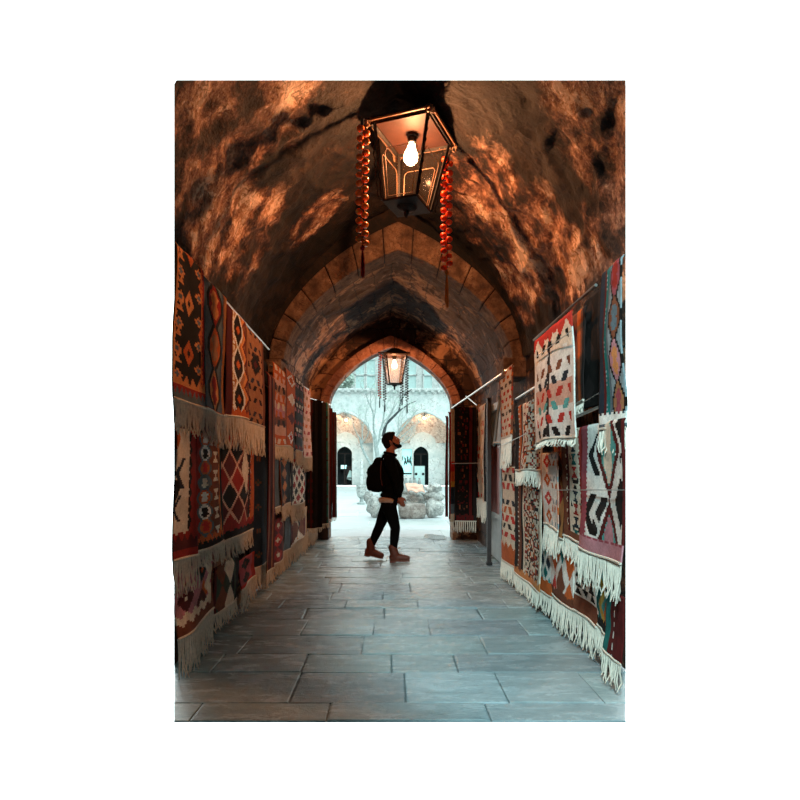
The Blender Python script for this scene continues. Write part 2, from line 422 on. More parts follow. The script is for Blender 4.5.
# end wall with the courtyard arch
A0 = arch_pts(-.01, 1.09, 2.36, 3.40, 80)
mb = MB(); annulus(mb, D2, A0, arch_pts(0, 2.0, 2.36, 4.6, 80), D3)
for sx in (-1, 1):
    xi = -.01 + sx * 1.09; xo = sx * 2.0
    mb.add([(xi, D2, 0), (xo, D2, 0), (xo, D2, 2.36), (xi, D2, 2.36)], [(0, 1, 2, 3)])
    mb.add([(xi, D2, 0), (xi, D3, 0), (xi, D3, 2.36), (xi, D2, 2.36)], [(0, 1, 2, 3)])
mb.uv = [(p.x + p.y, p.z) for p in mb.v]
struct(mb.build('wall_back', M['block']))
voussoirs('trim_3', M['lip'], -.01, 1.06, 3.36, 1.22, 3.56, 2.36, D2 - .10, D2 + .02, 15, .003, .004)
# outer stone skin of the courtyard front (seen edge on) keeps the sky off the vault
mb = MB(); annulus(mb, D3, A0, arch_pts(0, 2.6, 2.36, 5.2, 80))
for sx in (-1, 1):
    xi = -.01 + sx * 1.09; xo = sx * 2.6
    mb.add([(xi, D3, 0), (xo, D3, 0), (xo, D3, 2.36), (xi, D3, 2.36)], [(0, 1, 2, 3)])
struct(mb.build('wall_facade', M['yard_wall']))

# ------------------------------------------------------------------ floors
def clip_poly(poly, nx, ny, c):
    """keep nx*x+ny*y <= c"""
    out = []
    for i in range(len(poly)):
        a, b = poly[i], poly[(i + 1) % len(poly)]
        da = nx * a[0] + ny * a[1] - c; db = nx * b[0] + ny * b[1] - c
        if da <= 0: out.append(a)
        if da * db < 0:
            t = da / (da - db); out.append((a[0] + (b[0] - a[0]) * t, a[1] + (b[1] - a[1]) * t))
    return out
def slabs(name, mat, x0, x1, y0, y1, rows, lens, tones, zj, clip=True, gap=.004, seed=1):
    mb = MB(); rnd = random.Random(seed); y = y0 - .12 if clip else y0
    while y < y1:
        r = rnd.uniform(*rows); ye = min(y + r, y1); x = x0 - rnd.uniform(0, lens[1] * .7); skew = rnd.uniform(-.012, .012)
        while x < x1:
            L = rnd.uniform(*lens); xe = x + L
            P = [(max(x, x0) + gap, y + gap + skew), (min(xe, x1) - gap, y + gap - skew), (min(xe, x1) - gap + skew, ye - gap), (max(x, x0) + gap, ye - gap)]
            if P[1][0] - P[0][0] > .03:
                if clip:
                    P = clip_poly(P, -1, -SL, 0); P = clip_poly(P, 1, -SR, 0) if P else P; P = clip_poly(P, 0, -1, -CZ / SB) if P else P
                if len(P) >= 3:
                    n = len(P); cx = sum(p[0] for p in P) / n; cy = sum(p[1] for p in P) / n
                    h = rnd.uniform(-zj, zj); tx = rnd.uniform(-1, 1) * zj; ty = rnd.uniform(-1, 1) * zj
                    zf = lambda p: h + (p[0] - cx) * tx + (p[1] - cy) * ty
                    ins = .008
                    top = [(p[0] + (cx - p[0]) * ins * 3, p[1] + (cy - p[1]) * ins * 3) for p in P]
                    vs = [V3((p[0], p[1], zf(p))) for p in top] + [V3((p[0], p[1], zf(p) - .003)) for p in P] + [V3((p[0], p[1], -.013)) for p in P]
                    t = rnd.uniform(*tones); col = (t, t * rnd.uniform(.98, 1.02), t * rnd.uniform(.98, 1.03))
                    fs = [tuple(range(n))]
                    for i in range(n):
                        k = (i + 1) % n; fs += [(n + i, n + k, k, i), (2 * n + i, 2 * n + k, n + k, n + i)]
                    mb.add(vs, fs, col)
            x = xe
        y = ye
    return struct(mb.build(name, mat))
slabs('floor', M['slab'], WL - .05, WR + .05, CZ / SB, D3, (.30, .50), (.42, .95), (.72, 1.08), .0035, seed=4)
y0 = CZ / SB
mb = MB(); mb.add([(-SL * y0, y0, -.012), (SR * y0, y0, -.012), (WR + .06, (WR + .06) / SR, -.012), (WR + .06, D3, -.012), (WL - .06, D3, -.012), (WL - .06, -(WL - .06) / SL, -.012)], [(0, 1, 2, 3, 4, 5)])
struct(mb.build('floor_bed', M['grout']))
slabs('floor_courtyard', M['yard_slab'], -3.8, 3.8, D3, 37.0, (.9, 1.3), (1.0, 2.2), (.9, 1.05), .002, clip=False, gap=.008, seed=9)
mb = MB(); mb.add([(-3.8, D3, -.012), (3.8, D3, -.012), (9, 27, -.012), (9, 37.2, -.012), (-9, 37.2, -.012), (-9, 27, -.012)], [(0, 1, 2, 3, 4, 5)]); struct(mb.build('floor_courtyard_bed', M['yard_wall']))


# ------------------------------------------------------------------ kilims: every rug is a grid of woven cells
PAL = dict(K='#17120f', k='#2a2220', O='#c8622e', o='#d98a52', R='#9a2a22', r='#c4372c', D='#5a1a18', B='#7a4630', b='#a8724e', C='#e8d6be', c='#cdb498',
           S='#5d6a70', s='#8b979a', T='#1f6a66', t='#5aa39c', N='#232c36', W='#eee8de', Y='#c79a45', M='#9c4a52', m='#c08288', P='#d9a892', G='#3f4a3c', g='#b9c0bd')
PAL = {k: hx(v) for k, v in PAL.items()}
def tri(t): t = t % 1; return abs(t - .5) * 2          # 1 at whole numbers, 0 halfway
def L_fill(c): return lambda u, v, W, H: c
def L_side(w, c, teeth=0, tw=.0, which='both'):
    def f(u, v, W, H):
        e = u if which == 'l' else (1 - u) if which == 'r' else min(u, 1 - u)
        return c if e < w + (tw * tri(v * teeth) if teeth else 0) else None
    return f
def L_end(h, c, teeth=0, th=0, where='b'):
    def f(u, v, W, H):
        e = 1 - v if where == 'b' else v if where == 't' else min(v, 1 - v)
        return c if e < h + (th * tri(u * teeth) if teeth else 0) else None
    return f
def L_chain(cx, n, w0, w1, ow, co, fills, off=0., flat=.25, motif=None, mot=.4):
    """chain of n long hexagons down a column"""
    def f(u, v, W, H):
        q = v * n + off; k = int(math.floor(q)); t = 1 - abs((q % 1) - .5) * 2
        w = w0 + (w1 - w0) * min(1, t / (1 - flat)); e = abs(u - cx)
        if e > w: return None
        if e > w - ow: return co
        if motif and e < w * mot * (.45 + .55 * tri(q * 3)) and t > .35: return motif[k % len(motif)]
        return fills[k % len(fills)]
    return f
def L_dia(cx, n, w, hh, cols, off=0., inner=None, ik=.45):
    """separate diamonds"""
    def f(u, v, W, H):
        q = v * n + off; k = int(math.floor(q)); a = abs((q % 1) - .5) / hh + abs(u - cx) / w
        if inner and a < ik: return inner[k % len(inner)]
        return cols[k % len(cols)] if a < 1 else None
    return f
def L_lat(nx, ny, lw, cl, fills):
    def f(u, v, W, H):
        a = u * nx + v * ny; b = u * nx - v * ny
        if (a % 1) < lw or (b % 1) < lw: return cl
        return fills[(int(math.floor(a)) + 2 * int(math.floor(b))) % len(fills)]
    return f
def L_zig(cx, n, amp, w, c, ph=0.):
    def f(u, v, W, H): return c if abs(u - (cx + amp * (tri(v * n + ph) - .5) * 2)) < w else None
    return f
def L_bands(bs):
    tot = sum(b[0] for b in bs)
    def f(u, v, W, H):
        a = 0
        for h, c in bs:
            a += h / tot
            if v <= a: return c
        return bs[-1][1]
    return f
def L_strip(x0, x1, c, teeth=0, amp=0.):
    def f(u, v, W, H):
        d = amp * (tri(v * teeth) - .5) if teeth else 0; return c if x0 + d < u < x1 - d * 0 else None
    return f
def L_spot(nx, ny, p, cols, x0=0., x1=1., y0=0., y1=1., seed=0):
    rnd = random.Random(seed); G_ = {}
    def f(u, v, W, H):
        if not (x0 <= u <= x1 and y0 <= v <= y1): return None
        k = (int(u * nx), int(v * ny))
        if k not in G_: G_[k] = rnd.choice(cols) if rnd.random() < p else None
        return G_[k]
    return f
def L_blk(nx, ny, cols, stag=.5, fill=.6, hf=.7, x0=0., x1=1.):
    """rows of slanted blocks"""
    def f(u, v, W, H):
        if not x0 <= u <= x1: return None
        r = int(v * ny); q = (u - x0) / (x1 - x0) * nx + (r % 2) * stag; fy = v * ny % 1
        sl = (fy - .5) * .35 * (1 if int(q) % 2 else -1)
        return cols[(r + int(math.floor(q)) * 0) % len(cols)] if abs(q % 1 - .5 + sl) < fill / 2 and abs(fy - .5) < hf / 2 and cols[r % len(cols)] else None
    return f
def L_hour(cx, n, w, c, off=0., hh=.36):
    def f(u, v, W, H):
        q = v * n + off; k = int(math.floor(q)); t = abs((q % 1) - .5); cc = c[k % len(c)]
        return cc if cc and t < hh and abs(u - cx) < w * (.12 + t / hh * .88) else None
    return f
def L_tri(x0, x1, n, c, up=True, y0=0., y1=1.):
    def f(u, v, W, H):
        if not (x0 < u < x1 and y0 < v < y1): return None
        q = (v - y0) / (y1 - y0) * n % 1; q = q if up else 1 - q
        return c if abs((u - x0) / (x1 - x0) - .5) < q * .5 else None
    return f
def L_arrow(cx, cy, w, h, th, c, flip=1):
    def f(u, v, W, H):
        a = abs(v - cy)
        if a > h: return None
        e = (u - cx) * flip + a / h * w
        return c if 0 < e < th else None
    return f
def P_(s): return PAL[s]

RAILS = []
RN = [0]
def rug(label, A, B, zt, zb, zf, layers, group, name='kilim_rug', cell=.017, fringe='cotton', bulge=.018, skew=(0, 0), thick=.007, drape=True, dens=.011, back=None):
    """A, B: plan positions of the top edge's ends, picture left to right"""
    RN[0] += 1; rnd = random.Random(RN[0] * 13 + 5)
    A = V3((A[0], A[1], 0)); B = V3((B[0], B[1], 0)); W = (B - A).length; H = zt - zb; ax = (B - A) / W
    nrm = V3((ax.y, -ax.x, 0))                           # towards the viewer's side of the passage
    if nrm.dot(V3((0, 0, 0)) - A) < 0: nrm = -nrm
    nu = max(8, min(48, int(W / cell))); nv = max(16, min(96, int(H / cell)))
    t = thing(name, label, 'rug', (A + B) / 2 + V3((0, 0, zb)), group)
    f1, f2, f3 = rnd.uniform(5, 9), rnd.uniform(0, 6), rnd.uniform(0, 6)
    def pos(u, v):
        x = u * W + (skew[0] * (1 - u) + skew[1] * u) * v + .006 * math.sin(v * 7 + f2) * (u - .5)
        d = bulge * v * math.sin(u * W * f1 + f2 + v * 1.1) + bulge * .6 * math.sin(v * 4 + f3) * v + bulge * .5 * noise.noise(V3((u * 3, v * 3, f2)))
        z = zt - v * H + .008 * math.sin(u * W * 6 + f3) * v
        if drape and v < .03: d -= (.03 - v) * .4 * H; z -= (.03 - v) * .3 * H
        return A + ax * x + nrm * d + V3((0, 0, z))
    mb = MB()
    g = [[pos(i / nu, j / nv) for i in range(nu + 1)] for j in range(nv + 1)]
    mb.v = [p for r in g for p in r]
    for j in range(nv):
        for i in range(nu):
            u, v = (i + .5) / nu, (j + .5) / nv; c = None
            for l in layers:
                c = l(u, v, W, H)
                if c: break
            if isinstance(c, str): c = PAL[c]
            k = rnd.uniform(.9, 1.08)
            mb.f.append((j * (nu + 1) + i, j * (nu + 1) + i + 1, (j + 1) * (nu + 1) + i + 1, (j + 1) * (nu + 1) + i)); mb.c.append(tuple(q * k for q in c))
    o = mb.build('woven_field', M['wool'], t, smooth=True)
    so = o.modifiers.new('thick', 'SOLIDIFY'); so.thickness = thick; so.offset = 0
    if zf is not None and zf < zb - .01:
        mb = MB(); n = max(5, int(W / dens)); n = min(n, 60); L = zb - max(zf, .012)
        r = max(.003, W / n * .28)
        cl = 0
        for i in range(n):
            u = (i + .5) / n; p = pos(u, 1.0); cl = cl * .6 + rnd.uniform(-.009, .009)
            q1 = p + nrm * rnd.uniform(0, .006) - V3((0, 0, L * .3)) + ax * (cl * .4)
            q2 = p + nrm * rnd.uniform(-.006, .018) - V3((0, 0, L * .65)) + ax * (cl * .8)
            q3 = p + nrm * rnd.uniform(-.01, .03) - V3((0, 0, L * rnd.uniform(.86, 1.0))) + ax * (cl + rnd.uniform(-.007, .007))
            for q in (q1, q2, q3): q.z = max(q.z, .008)
            mb.tube([p + V3((0, 0, .008)), q1, q2, q3], [r, r * .8, r * .95, r * .45], 4)
        mb.tube([pos(i / 12, 1.0) + nrm * .004 for i in range(13)], .008 if W > .3 else .006, 5)
        mb.build('fringe', M[fringe], t)
    return t
def wrug(side, pl, pa, pb, yt, yb, yf, label, layers, group, **kw):
    """rug lying along a side wall, measured from pixel columns pa..pb with heights at the middle column"""
    X = -pl if side == 'L' else pl; d = lambda px: X * F / (px - VX)
    da, db, dm = d(pa), d(pb), d((pa + pb) / 2)
    if 'cell' not in kw: kw['cell'] = max(.013, dm / F * 1.7)
    if 'dens' not in kw: kw['dens'] = max(.020, dm / F * 2.8)
    return rug(label, (X, da), (X, db), PZ(yt, dm), PZ(yb, dm), None if yf is None else PZ(yf, dm), layers, group, **kw)

GU, GM, GL = 'rugs of the top row on the left wall', 'rugs of the middle row on the left wall', 'rugs of the bottom row on the left wall'
LU, LM, LL = 1.22, 1.25, 1.28
FL = L_fill
# --- left wall, top row
wrug('L', LU, 176, 203, 254, 403, 438, 'black kilim with orange hexagons and grey bars, nearest in the top left row',
     [L_end(.04, 'S', 8, .05), L_end(.10, 'R'), L_end(.12, 'o', 5, .06), L_side(.05, 'R', 30, .03, 'r'), L_side(.11, 'O', 0, 0, 'r'), L_side(.05, 'o', 22, .04, 'l'),
      L_dia(.47, 3, .17, .26, ['O', 'o', 'O'], .5, ['K'], .34), L_hour(.16, 6, .13, ['o'], .2, .2), L_dia(.80, 6, .16, .22, ['o'], .0, ['S'], .55), L_dia(.14, 6, .16, .24, ['o'], .5, ['S'], .55), L_dia(1.0, 3, .22, .4, ['O'], 0, ['D'], .6), FL('K')], GU)
wrug('L', LU, 203, 226, 284, 412, 448, 'slate blue kilim with a chain of long black edged medallions in the top left row',
     [L_end(.02, 'R'), L_chain(.45, 3, .10, .34, .10, 'K', ['R', 'O', 'o'], .0, .2, ['o', 'b', 'R'], .5), L_side(.13, 'o', 30, .02, 'r'), L_chain(.45, 3, .2, .44, .1, 'S', ['S']), L_side(.09, 'o', 12, .04, 'r'), FL('S')], GU)
wrug('L', LU, 226, 246, 311, 417, 452, 'maroon edged kilim with orange stars and white diamonds in the top left row',
     [L_side(.28, 'D', 0, 0, 'l'), L_dia(.56, 3, .09, .14, ['O'], .0), L_end(.05, 'O', 4, .04), L_hour(.36, 9, .05, ['W', 'C'], 0, .4), L_chain(.55, 3, .05, .24, .06, 'W', ['K', 'k'], 0), L_zig(.80, 5, .10, .06, 'o'), L_zig(.88, 5, .10, .05, 'D'), L_side(.1, 'B', 0, 0, 'r'), FL('b')], GU)
wrug('L', LU, 246, 263, 333, 424, 457, 'rust kilim with small black comb motifs just before the left arch pier',
     [L_side(.12, 'B', 0, 0, 'r'), L_dia(.5, 1, .3, .12, ['K'], .15, ['D'], .4), L_blk(3, 14, ['K', None, 'N', 'K', None], .5, .45, .8, .1, .9), FL('b')], GU)
# second bay
wrug('L', LU, 273.5, 285, 366, 445, 460, 'pink and orange banded kilim, nearest of the four past the arch pier on the left',
     [L_blk(3, 9, ['C', 'O', 'k', 'P'], .5, .5, .7), L_bands([(1, 'O'), (1, 'P'), (.6, 'b'), (1, 'O'), (1, 'm'), (.8, 'B'), (1, 'P'), (1, 'O')])], GU)
wrug('L', LU, 285.5, 295, 371, 447, 463, 'rust orange kilim with white squares past the arch pier on the left',
     [L_dia(.55, 4, .40, .34, ['W', 'W', 'D', 'W'], 0, ['O', 'C', 'D', 'r'], .62), L_side(.08, 'B'), FL('O')], GU)
wrug('L', LU, 295.5, 303, 379, 451, 467, 'dark kilim with cream and red cross rows past the arch pier on the left',
     [L_blk(3, 12, ['C', 'm', 'K', 'R'], .5, .5, .7), FL('k')], GU)
wrug('L', LU, 303.5, 310, 388, 457, 472, 'pale pink kilim, farthest of the four past the arch pier on the left',
     [L_blk(2, 10, ['R', 'b', 'O'], .5, .5, .6), FL('P')], GU)
# --- left wall, middle row
wrug('L', LM, 176, 196, 428, 558, 596, 'cream kilim with dark blue chevrons and black saw edge, nearest in the middle left row',
     [L_end(.07, 'R'), L_end(.13, 'D', 4, .05), L_end(.18, 'R', 3, .03), L_side(.22, 'R', 9, .08, 'r'), L_side(.34, 'K', 22, .05, 'r'), L_arrow(.12, .35, .34, .12, .15, 'N', -1), L_arrow(.05, .62, .3, .10, .14, 'k', -1), L_dia(.0, 2.4, .22, .2, ['O', 'K'], .3), L_dia(.12, 2, .3, .1, ['K'], .62), FL('C')], GM)
wrug('L', LM, 196, 221, 432, 546, 564, 'rust kilim with slate blue hexagons and white hourglasses in the middle left row',
     [L_end(.05, 'K', 7, .03), L_end(.09, 'O', 5, .04), L_chain(.34, 8, .13, .24, .07, 'S', ['O', 'W', 'O', 'S'], 0, .3, ['W', 'K', 'r', 'C'], .5), L_side(.16, 'R', 12, .06, 'l'), L_hour(.72, 6, .11, [None, 'C', 'C', 'C', 'C', 'C'], .2, .3), L_side(.10, 'K', 0, 0, 'r'), L_zig(.9, 4, .04, .05, 'o'), FL('B')], GM)
wrug('L', LM, 221, 254, 436, 536, 556, 'dark red kilim under a cream diamond lattice in the middle left row',
     [L_end(.06, 'K', 6, .03), L_end(.12, 'R', 6, .04), L_side(.10, 'O', 26, .05, 'r'), L_strip(.78, .86, 'K', 22, .05), L_dia(.66, 1, .13, .26, ['C'], .16), L_lat(2.6, 3.4, .13, 'P', ['R', 'K', 'D']), FL('D')], GM)
wrug('L', 1.29, 251, 268, 352, 566, 590, 'long charcoal blue rug with small gold motifs hanging before the left arch pier',
     [L_side(.12, 'K'), L_dia(.42, 9, .16, .12, ['B'], .0, ['G'], .5), L_zig(.78, 7, .05, .05, 'k'), FL('N')], 'long rugs by the left arch pier')
wrug('L', 1.20, 268, 274.5, 372, 571, 586, 'narrow brown striped rug beside the charcoal blue rug by the left pier',
     [L_strip(.2, .32, 'b'), L_strip(.5, .62, 'K'), L_strip(.75, .82, 'b'), FL('D')], 'long rugs by the left arch pier')
wrug('L', LM, 272, 279, 452, 507, 514, 'plain slate grey flat rug in the middle row past the left pier', [L_side(.08, 'k'), FL('S')], GM)
wrug('L', LM, 279.5, 290, 455, 505, 520, 'black rug with a column of tan diamonds in the middle row past the left pier',
     [L_dia(.45, 4, .30, .5, ['o', 'b'], 0), L_side(.1, 'B', 0, 0, 'l'), FL('K')], GM)
wrug('L', LM, 290.5, 305, 459, 504, 522, 'red and cream lattice rug in the middle row past the left pier',
     [L_side(.12, 'k'), L_lat(3, 3.5, .3, 'C', ['R', 'K']), FL('R')], GM)
# --- left wall, bottom row
wrug('L', LL, 176, 214, 560, 624, 664, 'dusty pink kilim with cream zigzag border, nearest in the bottom left row',
     [L_end(.08, 'B', 0, 0), L_side(.06, 'B', 0, 0, 'r'), L_end(.12, 'B', 5, .08), L_zig(.86, 3, .07, .10, 'C'), L_end(.24, 'C', 5, .08), L_dia(.62, 2, .16, .40, ['K', 'D'], .1, ['O', 'B'], .3), L_dia(.22, 2, .2, .42, ['K', 'D'], .5, ['C'], .2), L_tri(.55, .8, 1, 'O', True, .35, .65), FL('m')], GL)
wrug('L', LL, 214, 238, 561, 607, 624, 'dark green kilim with brown and cream diamonds in the bottom left row',
     [L_side(.16, 'K', 8, .03, 'r'), L_dia(.58, 1.3, .22, .5, ['C'], .3, ['C'], .3), L_strip(.66, .76, 'K', 16, .06), L_dia(.28, 1.4, .24, .5, ['B'], .35), L_side(.08, 'D'), FL('G')], GL)
wrug('L', LL, 238, 254.5, 556, 583, 606, 'red kilim with black fish shapes in the bottom left row',
     [L_side(.16, 'R', 8, .05, 'r'), L_end(.12, 'r'), L_dia(.42, 2, .3, .45, ['K', 'k'], 0, ['D'], .3), FL('M')], GL)
wrug('L', LL, 272, 283.5, 518, 562, 576, 'maroon rug with red diamonds in the bottom row past the left pier',
     [L_side(.14, 'B'), L_dia(.5, 3, .34, .5, ['R', 'r'], 0, ['C'], .35), FL('D')], GL)
wrug('L', LL, 284, 290, 512, 551, 570, 'narrow slate rug in the bottom row past the left pier', [L_side(.15, 'k'), FL('S')], GL)
wrug('L', LL, 290.5, 304, 506, 541, 565, 'rust rug with angular black figure in the bottom row past the left pier',
     [L_arrow(.55, .55, .3, .3, .16, 'K', 1), L_dia(.5, 1.3, .42, .5, ['C'], .2, ['o'], .4), L_side(.1, 'D'), FL('B')], GL)
wrug('L', LL, 304.5, 317, 504, 530, 549, 'pale grey striped cloth rug, farthest in the bottom row on the left',
     [L_strip(.2, .3, 'S'), L_strip(.6, .68, 's'), FL('c')], GL)
# --- rugs that hang across the passage at the left side of the courtyard arch
GS = 'rugs hung across at the left of the courtyard arch'
def xrug(pa, pb, d, yt, yb, yf, label, layers, group, turn=0.0, **kw):
    xa, xb = PX(pa, d), PX(pb, d)
    return rug(label, (xa, d - turn), (xb, d + turn), PZ(yt, d), PZ(yb, d), None if yf is None else PZ(yf, d), layers, group, cell=.022, dens=.03, bulge=.022, **kw)
xrug(306.5, 315, 9.15, 398, 529, 534, 'dark red hanging rug nearest in the bundle left of the courtyard arch', [L_strip(.45, .6, 'D'), L_side(.2, 'K'), L_blk(2, 26, ['D', 'k'], .5, .4, .5), FL('k')], GS, .05)
xrug(313.5, 322, 9.45, 399, 528, 533, 'black hanging rug with a rust stripe in the bundle left of the courtyard arch', [L_strip(.3, .45, 'k'), L_strip(.7, .8, 'B'), FL('K')], GS, .05)
xrug(319.5, 328.6, 9.75, 401, 524, 529, 'dark green hanging rug with worn teal edge in the bundle left of the courtyard arch', [L_side(.10, 's', 9, .04, 'r'), L_strip(.30, .70, 'k'), L_blk(3, 34, ['T', 'k', 'G'], .5, .5, .6), FL('T')], GS, .06)
xrug(328.3, 332.5, 10.2, 407, 520, 523, 'brown red hanging rug just inside the left of the courtyard arch', [L_side(.25, 'k'), FL('D')], GS, .02)
xrug(331.8, 336.2, 10.35, 411, 517, 521, 'narrow maroon hanging rug that ends the bundle at the left of the courtyard arch', [L_strip(.6, .8, 'S'), FL('D')], GS, .02)

# --- right wall
HU, HM, HL = 'rugs of the top row on the right wall', 'rugs of the middle row on the right wall', 'rugs of the bottom row on the right wall'
RU, RM, RL = 1.27, 1.30, 1.33
wrug('R', RU, 602, 622, 262, 429, 457, 'pale grey kilim with hexagon chain and teal band, nearest in the top right row',
     [L_end(.03, 'S'), L_end(.07, 'W', 6, .03), L_side(.20, 'N', 0, 0, 'l'), L_strip(.20, .30, 'D', 40, .03), L_strip(.30, .40, 'T', 34, .05), L_chain(.74, 4, .08, .25, .06, 'K', ['M', 'B', 'm', 'b'], .1, .2, ['R', 'S', 'o', 'M'], .5), L_strip(.40, .48, 'S', 3, .06), FL('s')], HU, bulge=.03)
wrug('R', 1.38, 584, 601, 294, 408, None, 'black rug hanging in the shade behind the pale grey kilim on the right', [L_side(.1, 'k'), L_dia(.4, 3, .3, .4, ['k'], 0), FL('K')], HU)
wrug('R', 1.34, 567, 586, 312, 404, 419, 'rust brown rug hanging just behind the white kilim on the right wall', [L_strip(.62, .78, 'O'), L_side(.12, 'k'), L_dia(.3, 2, .3, .4, ['D'], 0), FL('B')], HU)
wrug('R', 1.16, 534.5, 571, 324, 439, 448, 'white kilim with red zigzags and teal diamonds hung out from the right wall',
     [L_end(.03, 'r', 4, .13, 't'), L_side(.05, 'W', 0, 0), L_blk(4, 9, ['r', 'K', 'W', 'B', 'N', 'r', 't', 'r', 'K'], .5, .46, .8, .08, .92), L_strip(.43, .50, 'k', 8, .05), L_bands([(2, 'C'), (2, 'W'), (1.6, 'P'), (2, 'W')])], HU, skew=(.0, .12), bulge=.02)
wrug('R', RU, 500, 513, 368, 437, 470, 'cream and red patterned kilim above the red brown door on the right',
     [L_blk(3, 10, ['r', 'O', 'k', 'r'], .5, .5, .75), L_side(.08, 'B'), FL('C')], HU)
wrug('R', RU, 515, 541, 401, 470, 487, 'speckled cream rug with black and orange saw border, upper of two on the right',
     [L_strip(.0, .16, 'K'), L_strip(.16, .28, 'O', 14, .12), L_strip(.28, .34, 'K'), L_spot(22, 36, .5, ['K', 'R', 'B', 'O'], .38, .96, seed=2), FL('C')], HU)
wrug('R', RM, 501.5, 516, 466, 563, 588, 'cream and red barred kilim hanging low beside the door on the right',
     [L_end(.16, 'O', 4, .06), L_blk(3, 12, ['r', 'K', 'r', None, 'N', 'O'], .5, .55, .7), L_side(.08, 'k'), FL('C')], HM)
wrug('R', RM, 516, 541.5, 478, 583, 601, 'speckled cream rug with black and orange saw border, lower of two on the right',
     [L_end(.05, 'o', 7, .04), L_strip(.0, .14, 'K'), L_strip(.14, .26, 'B', 20, .10), L_strip(.26, .32, 'K'), L_spot(24, 52, .55, ['K', 'R', 'B', 'O', 'K'], .36, .94, seed=7), FL('C')], HM)
wrug('R', RM - .03, 541.5, 558.5, 452, 527, 557, 'cream kilim with orange red crosses in the middle row on the right wall',
     [L_dia(.35, 4, .2, .42, ['r', 'O'], 0, ['C'], .35), L_blk(2, 10, ['s', 'O', None], .5, .4, .7, .55, 1.), L_side(.07, 'P'), FL('W')], HM)
wrug('R', RM + .03, 553, 567, 425, 536, 552, 'rust and peach rug partly hidden in the middle row on the right wall',
     [L_dia(.45, 4, .34, .42, ['r', 'B'], 0, ['O'], .35), L_side(.12, 'B'), FL('o')], HM)
wrug('R', RM, 562.5, 583, 428, 540, 566, 'kilim with red and teal hourglass column in the middle row on the right wall',
     [L_end(.07, 'B'), L_side(.16, 'B', 10, .06, 'l'), L_strip(.2, .30, 'D', 24, .05), L_hour(.58, 9, .14, ['R', 'N', 'T', 'r', 'K', 'N'], 0, .42), L_side(.14, 'R', 22, .04, 'r'), L_blk(2, 14, ['K', None, None], .5, .4, .6, .35, .85), FL('C')], HM)
wrug('R', RM - .04, 581.5, 624, 421, 556, 596, 'large mauve bordered kilim with dark arrows and teal medallion on the right wall',
     [L_end(.10, 'm', 9, .02), L_end(.12, 'M'), L_side(.16, 'M', 26, .03, 'l'), L_side(.05, 'D', 0, 0, 'r'),
      L_chain(.66, 1.35, .0, .26, .07, 'D', ['t', 't'], .22, .05, ['C', 'm'], .55), L_chain(.66, 1.35, .03, .30, .05, 'W', ['W'], .22, .05),
      L_arrow(.24, .70, .20, .16, .16, 'K', -1), L_arrow(.30, .62, .26, .22, .07, 'W', -1), L_arrow(.46, .76, .20, .20, .14, 'k', -1), L_arrow(.2, .25, -.20, .16, .12, 'K', 1), L_dia(.66, 1, .2, .12, ['M'], .68, ['N'], .5), L_dia(.92, 2.2, .14, .4, ['K'], .2), FL('W')], HM, cell=.014)
# bottom row on the right
wrug('R', RL, 540, 551, 540, 592, 612, 'teal and white lattice rug with orange end in the bottom right row', [L_end(.22, 'O', 3, .06), L_lat(2, 2.5, .34, 'W', ['T', 't', 'N']), FL('t')], HL)
wrug('R', RL, 551, 575, 540, 602, 640, 'white kilim with orange drops and green diamonds in the bottom right row',
     [L_end(.12, 'B', 3, .05), L_dia(.52, 1.6, .22, .5, ['T', 'B'], .35), L_dia(.2, 1.5, .22, .5, ['O', 'r'], .1, ['C'], .3), L_dia(.86, 1.5, .2, .5, ['O'], .1), FL('W')], HL)
wrug('R', RL, 575, 594.5, 548, 618, 652, 'kilim of black and white triangles with a rust end band in the bottom right row',
     [L_end(.24, 'B'), L_end(.27, 'W'), L_tri(.05, .35, 4, 'K', True, .2, .73), L_tri(.35, .65, 4, 'K', False, .2, .73), L_tri(.65, .95, 4, 'K', True, .2, .73), L_end(.22, 't', 4, .05, 't'), FL('W')], HL)
wrug('R', RL, 594.5, 608, 560, 630, 660, 'teal and orange zigzag kilim in the bottom right row',
     [L_end(.12, 'K', 4, .05), L_zig(.5, 2.2, .22, .14, 'Y'), L_zig(.2, 2.2, .2, .12, 'T'), L_side(.1, 'W'), L_dia(.8, 2, .2, .4, ['O'], 0), FL('t')], HL)
wrug('R', RL - .03, 607, 624, 592, 656, 684, 'maroon and teal striped rug with a white dotted line, nearest in the bottom right row',
     [L_strip(.0, .32, 'T'), L_strip(.32, .40, 'D', 30, .05), L_strip(.52, .57, 'W', 34, .04), FL('D')], HL)
# --- hung across at the right side of the courtyard arch
GR = 'rugs hung across at the right of the courtyard arch'
xrug(445.8, 448.8, 10.3, 415, 517, None, 'thin maroon hanging rug just inside the right of the courtyard arch', [L_side(.2, 'k'), FL('M')], GR, .02)
xrug(448.8, 452.5, 9.9, 411, 519, 522, 'narrow wine red rug between the thin maroon rug and the rainbow striped one', [L_side(.15, 'D'), FL('R')], GR, .02)
xrug(451, 455, 9.4, 408, 522, 533, 'narrow rug with orange, yellow and blue bands right of the courtyard arch', [L_bands([(5.2, 'c'), (.9, 'r'), (1, 'O'), (.5, 'Y'), (1.6, 'N'), (1, 'S'), (.8, 'c')])], GR, .02)
xrug(454.5, 477, 9.15, 406, 521, 533, 'wide black and dark red rug with beige fringe right of the courtyard arch',
     [L_side(.10, 'K', 0, 0, 'l'), L_strip(.66, .80, 'D'), L_side(.14, 'k', 0, 0, 'r'), L_spot(16, 60, .28, ['D', 'D', 'k', 'B'], .12, .62, seed=4), L_end(.05, 'D'), FL('K')], GR, .03)
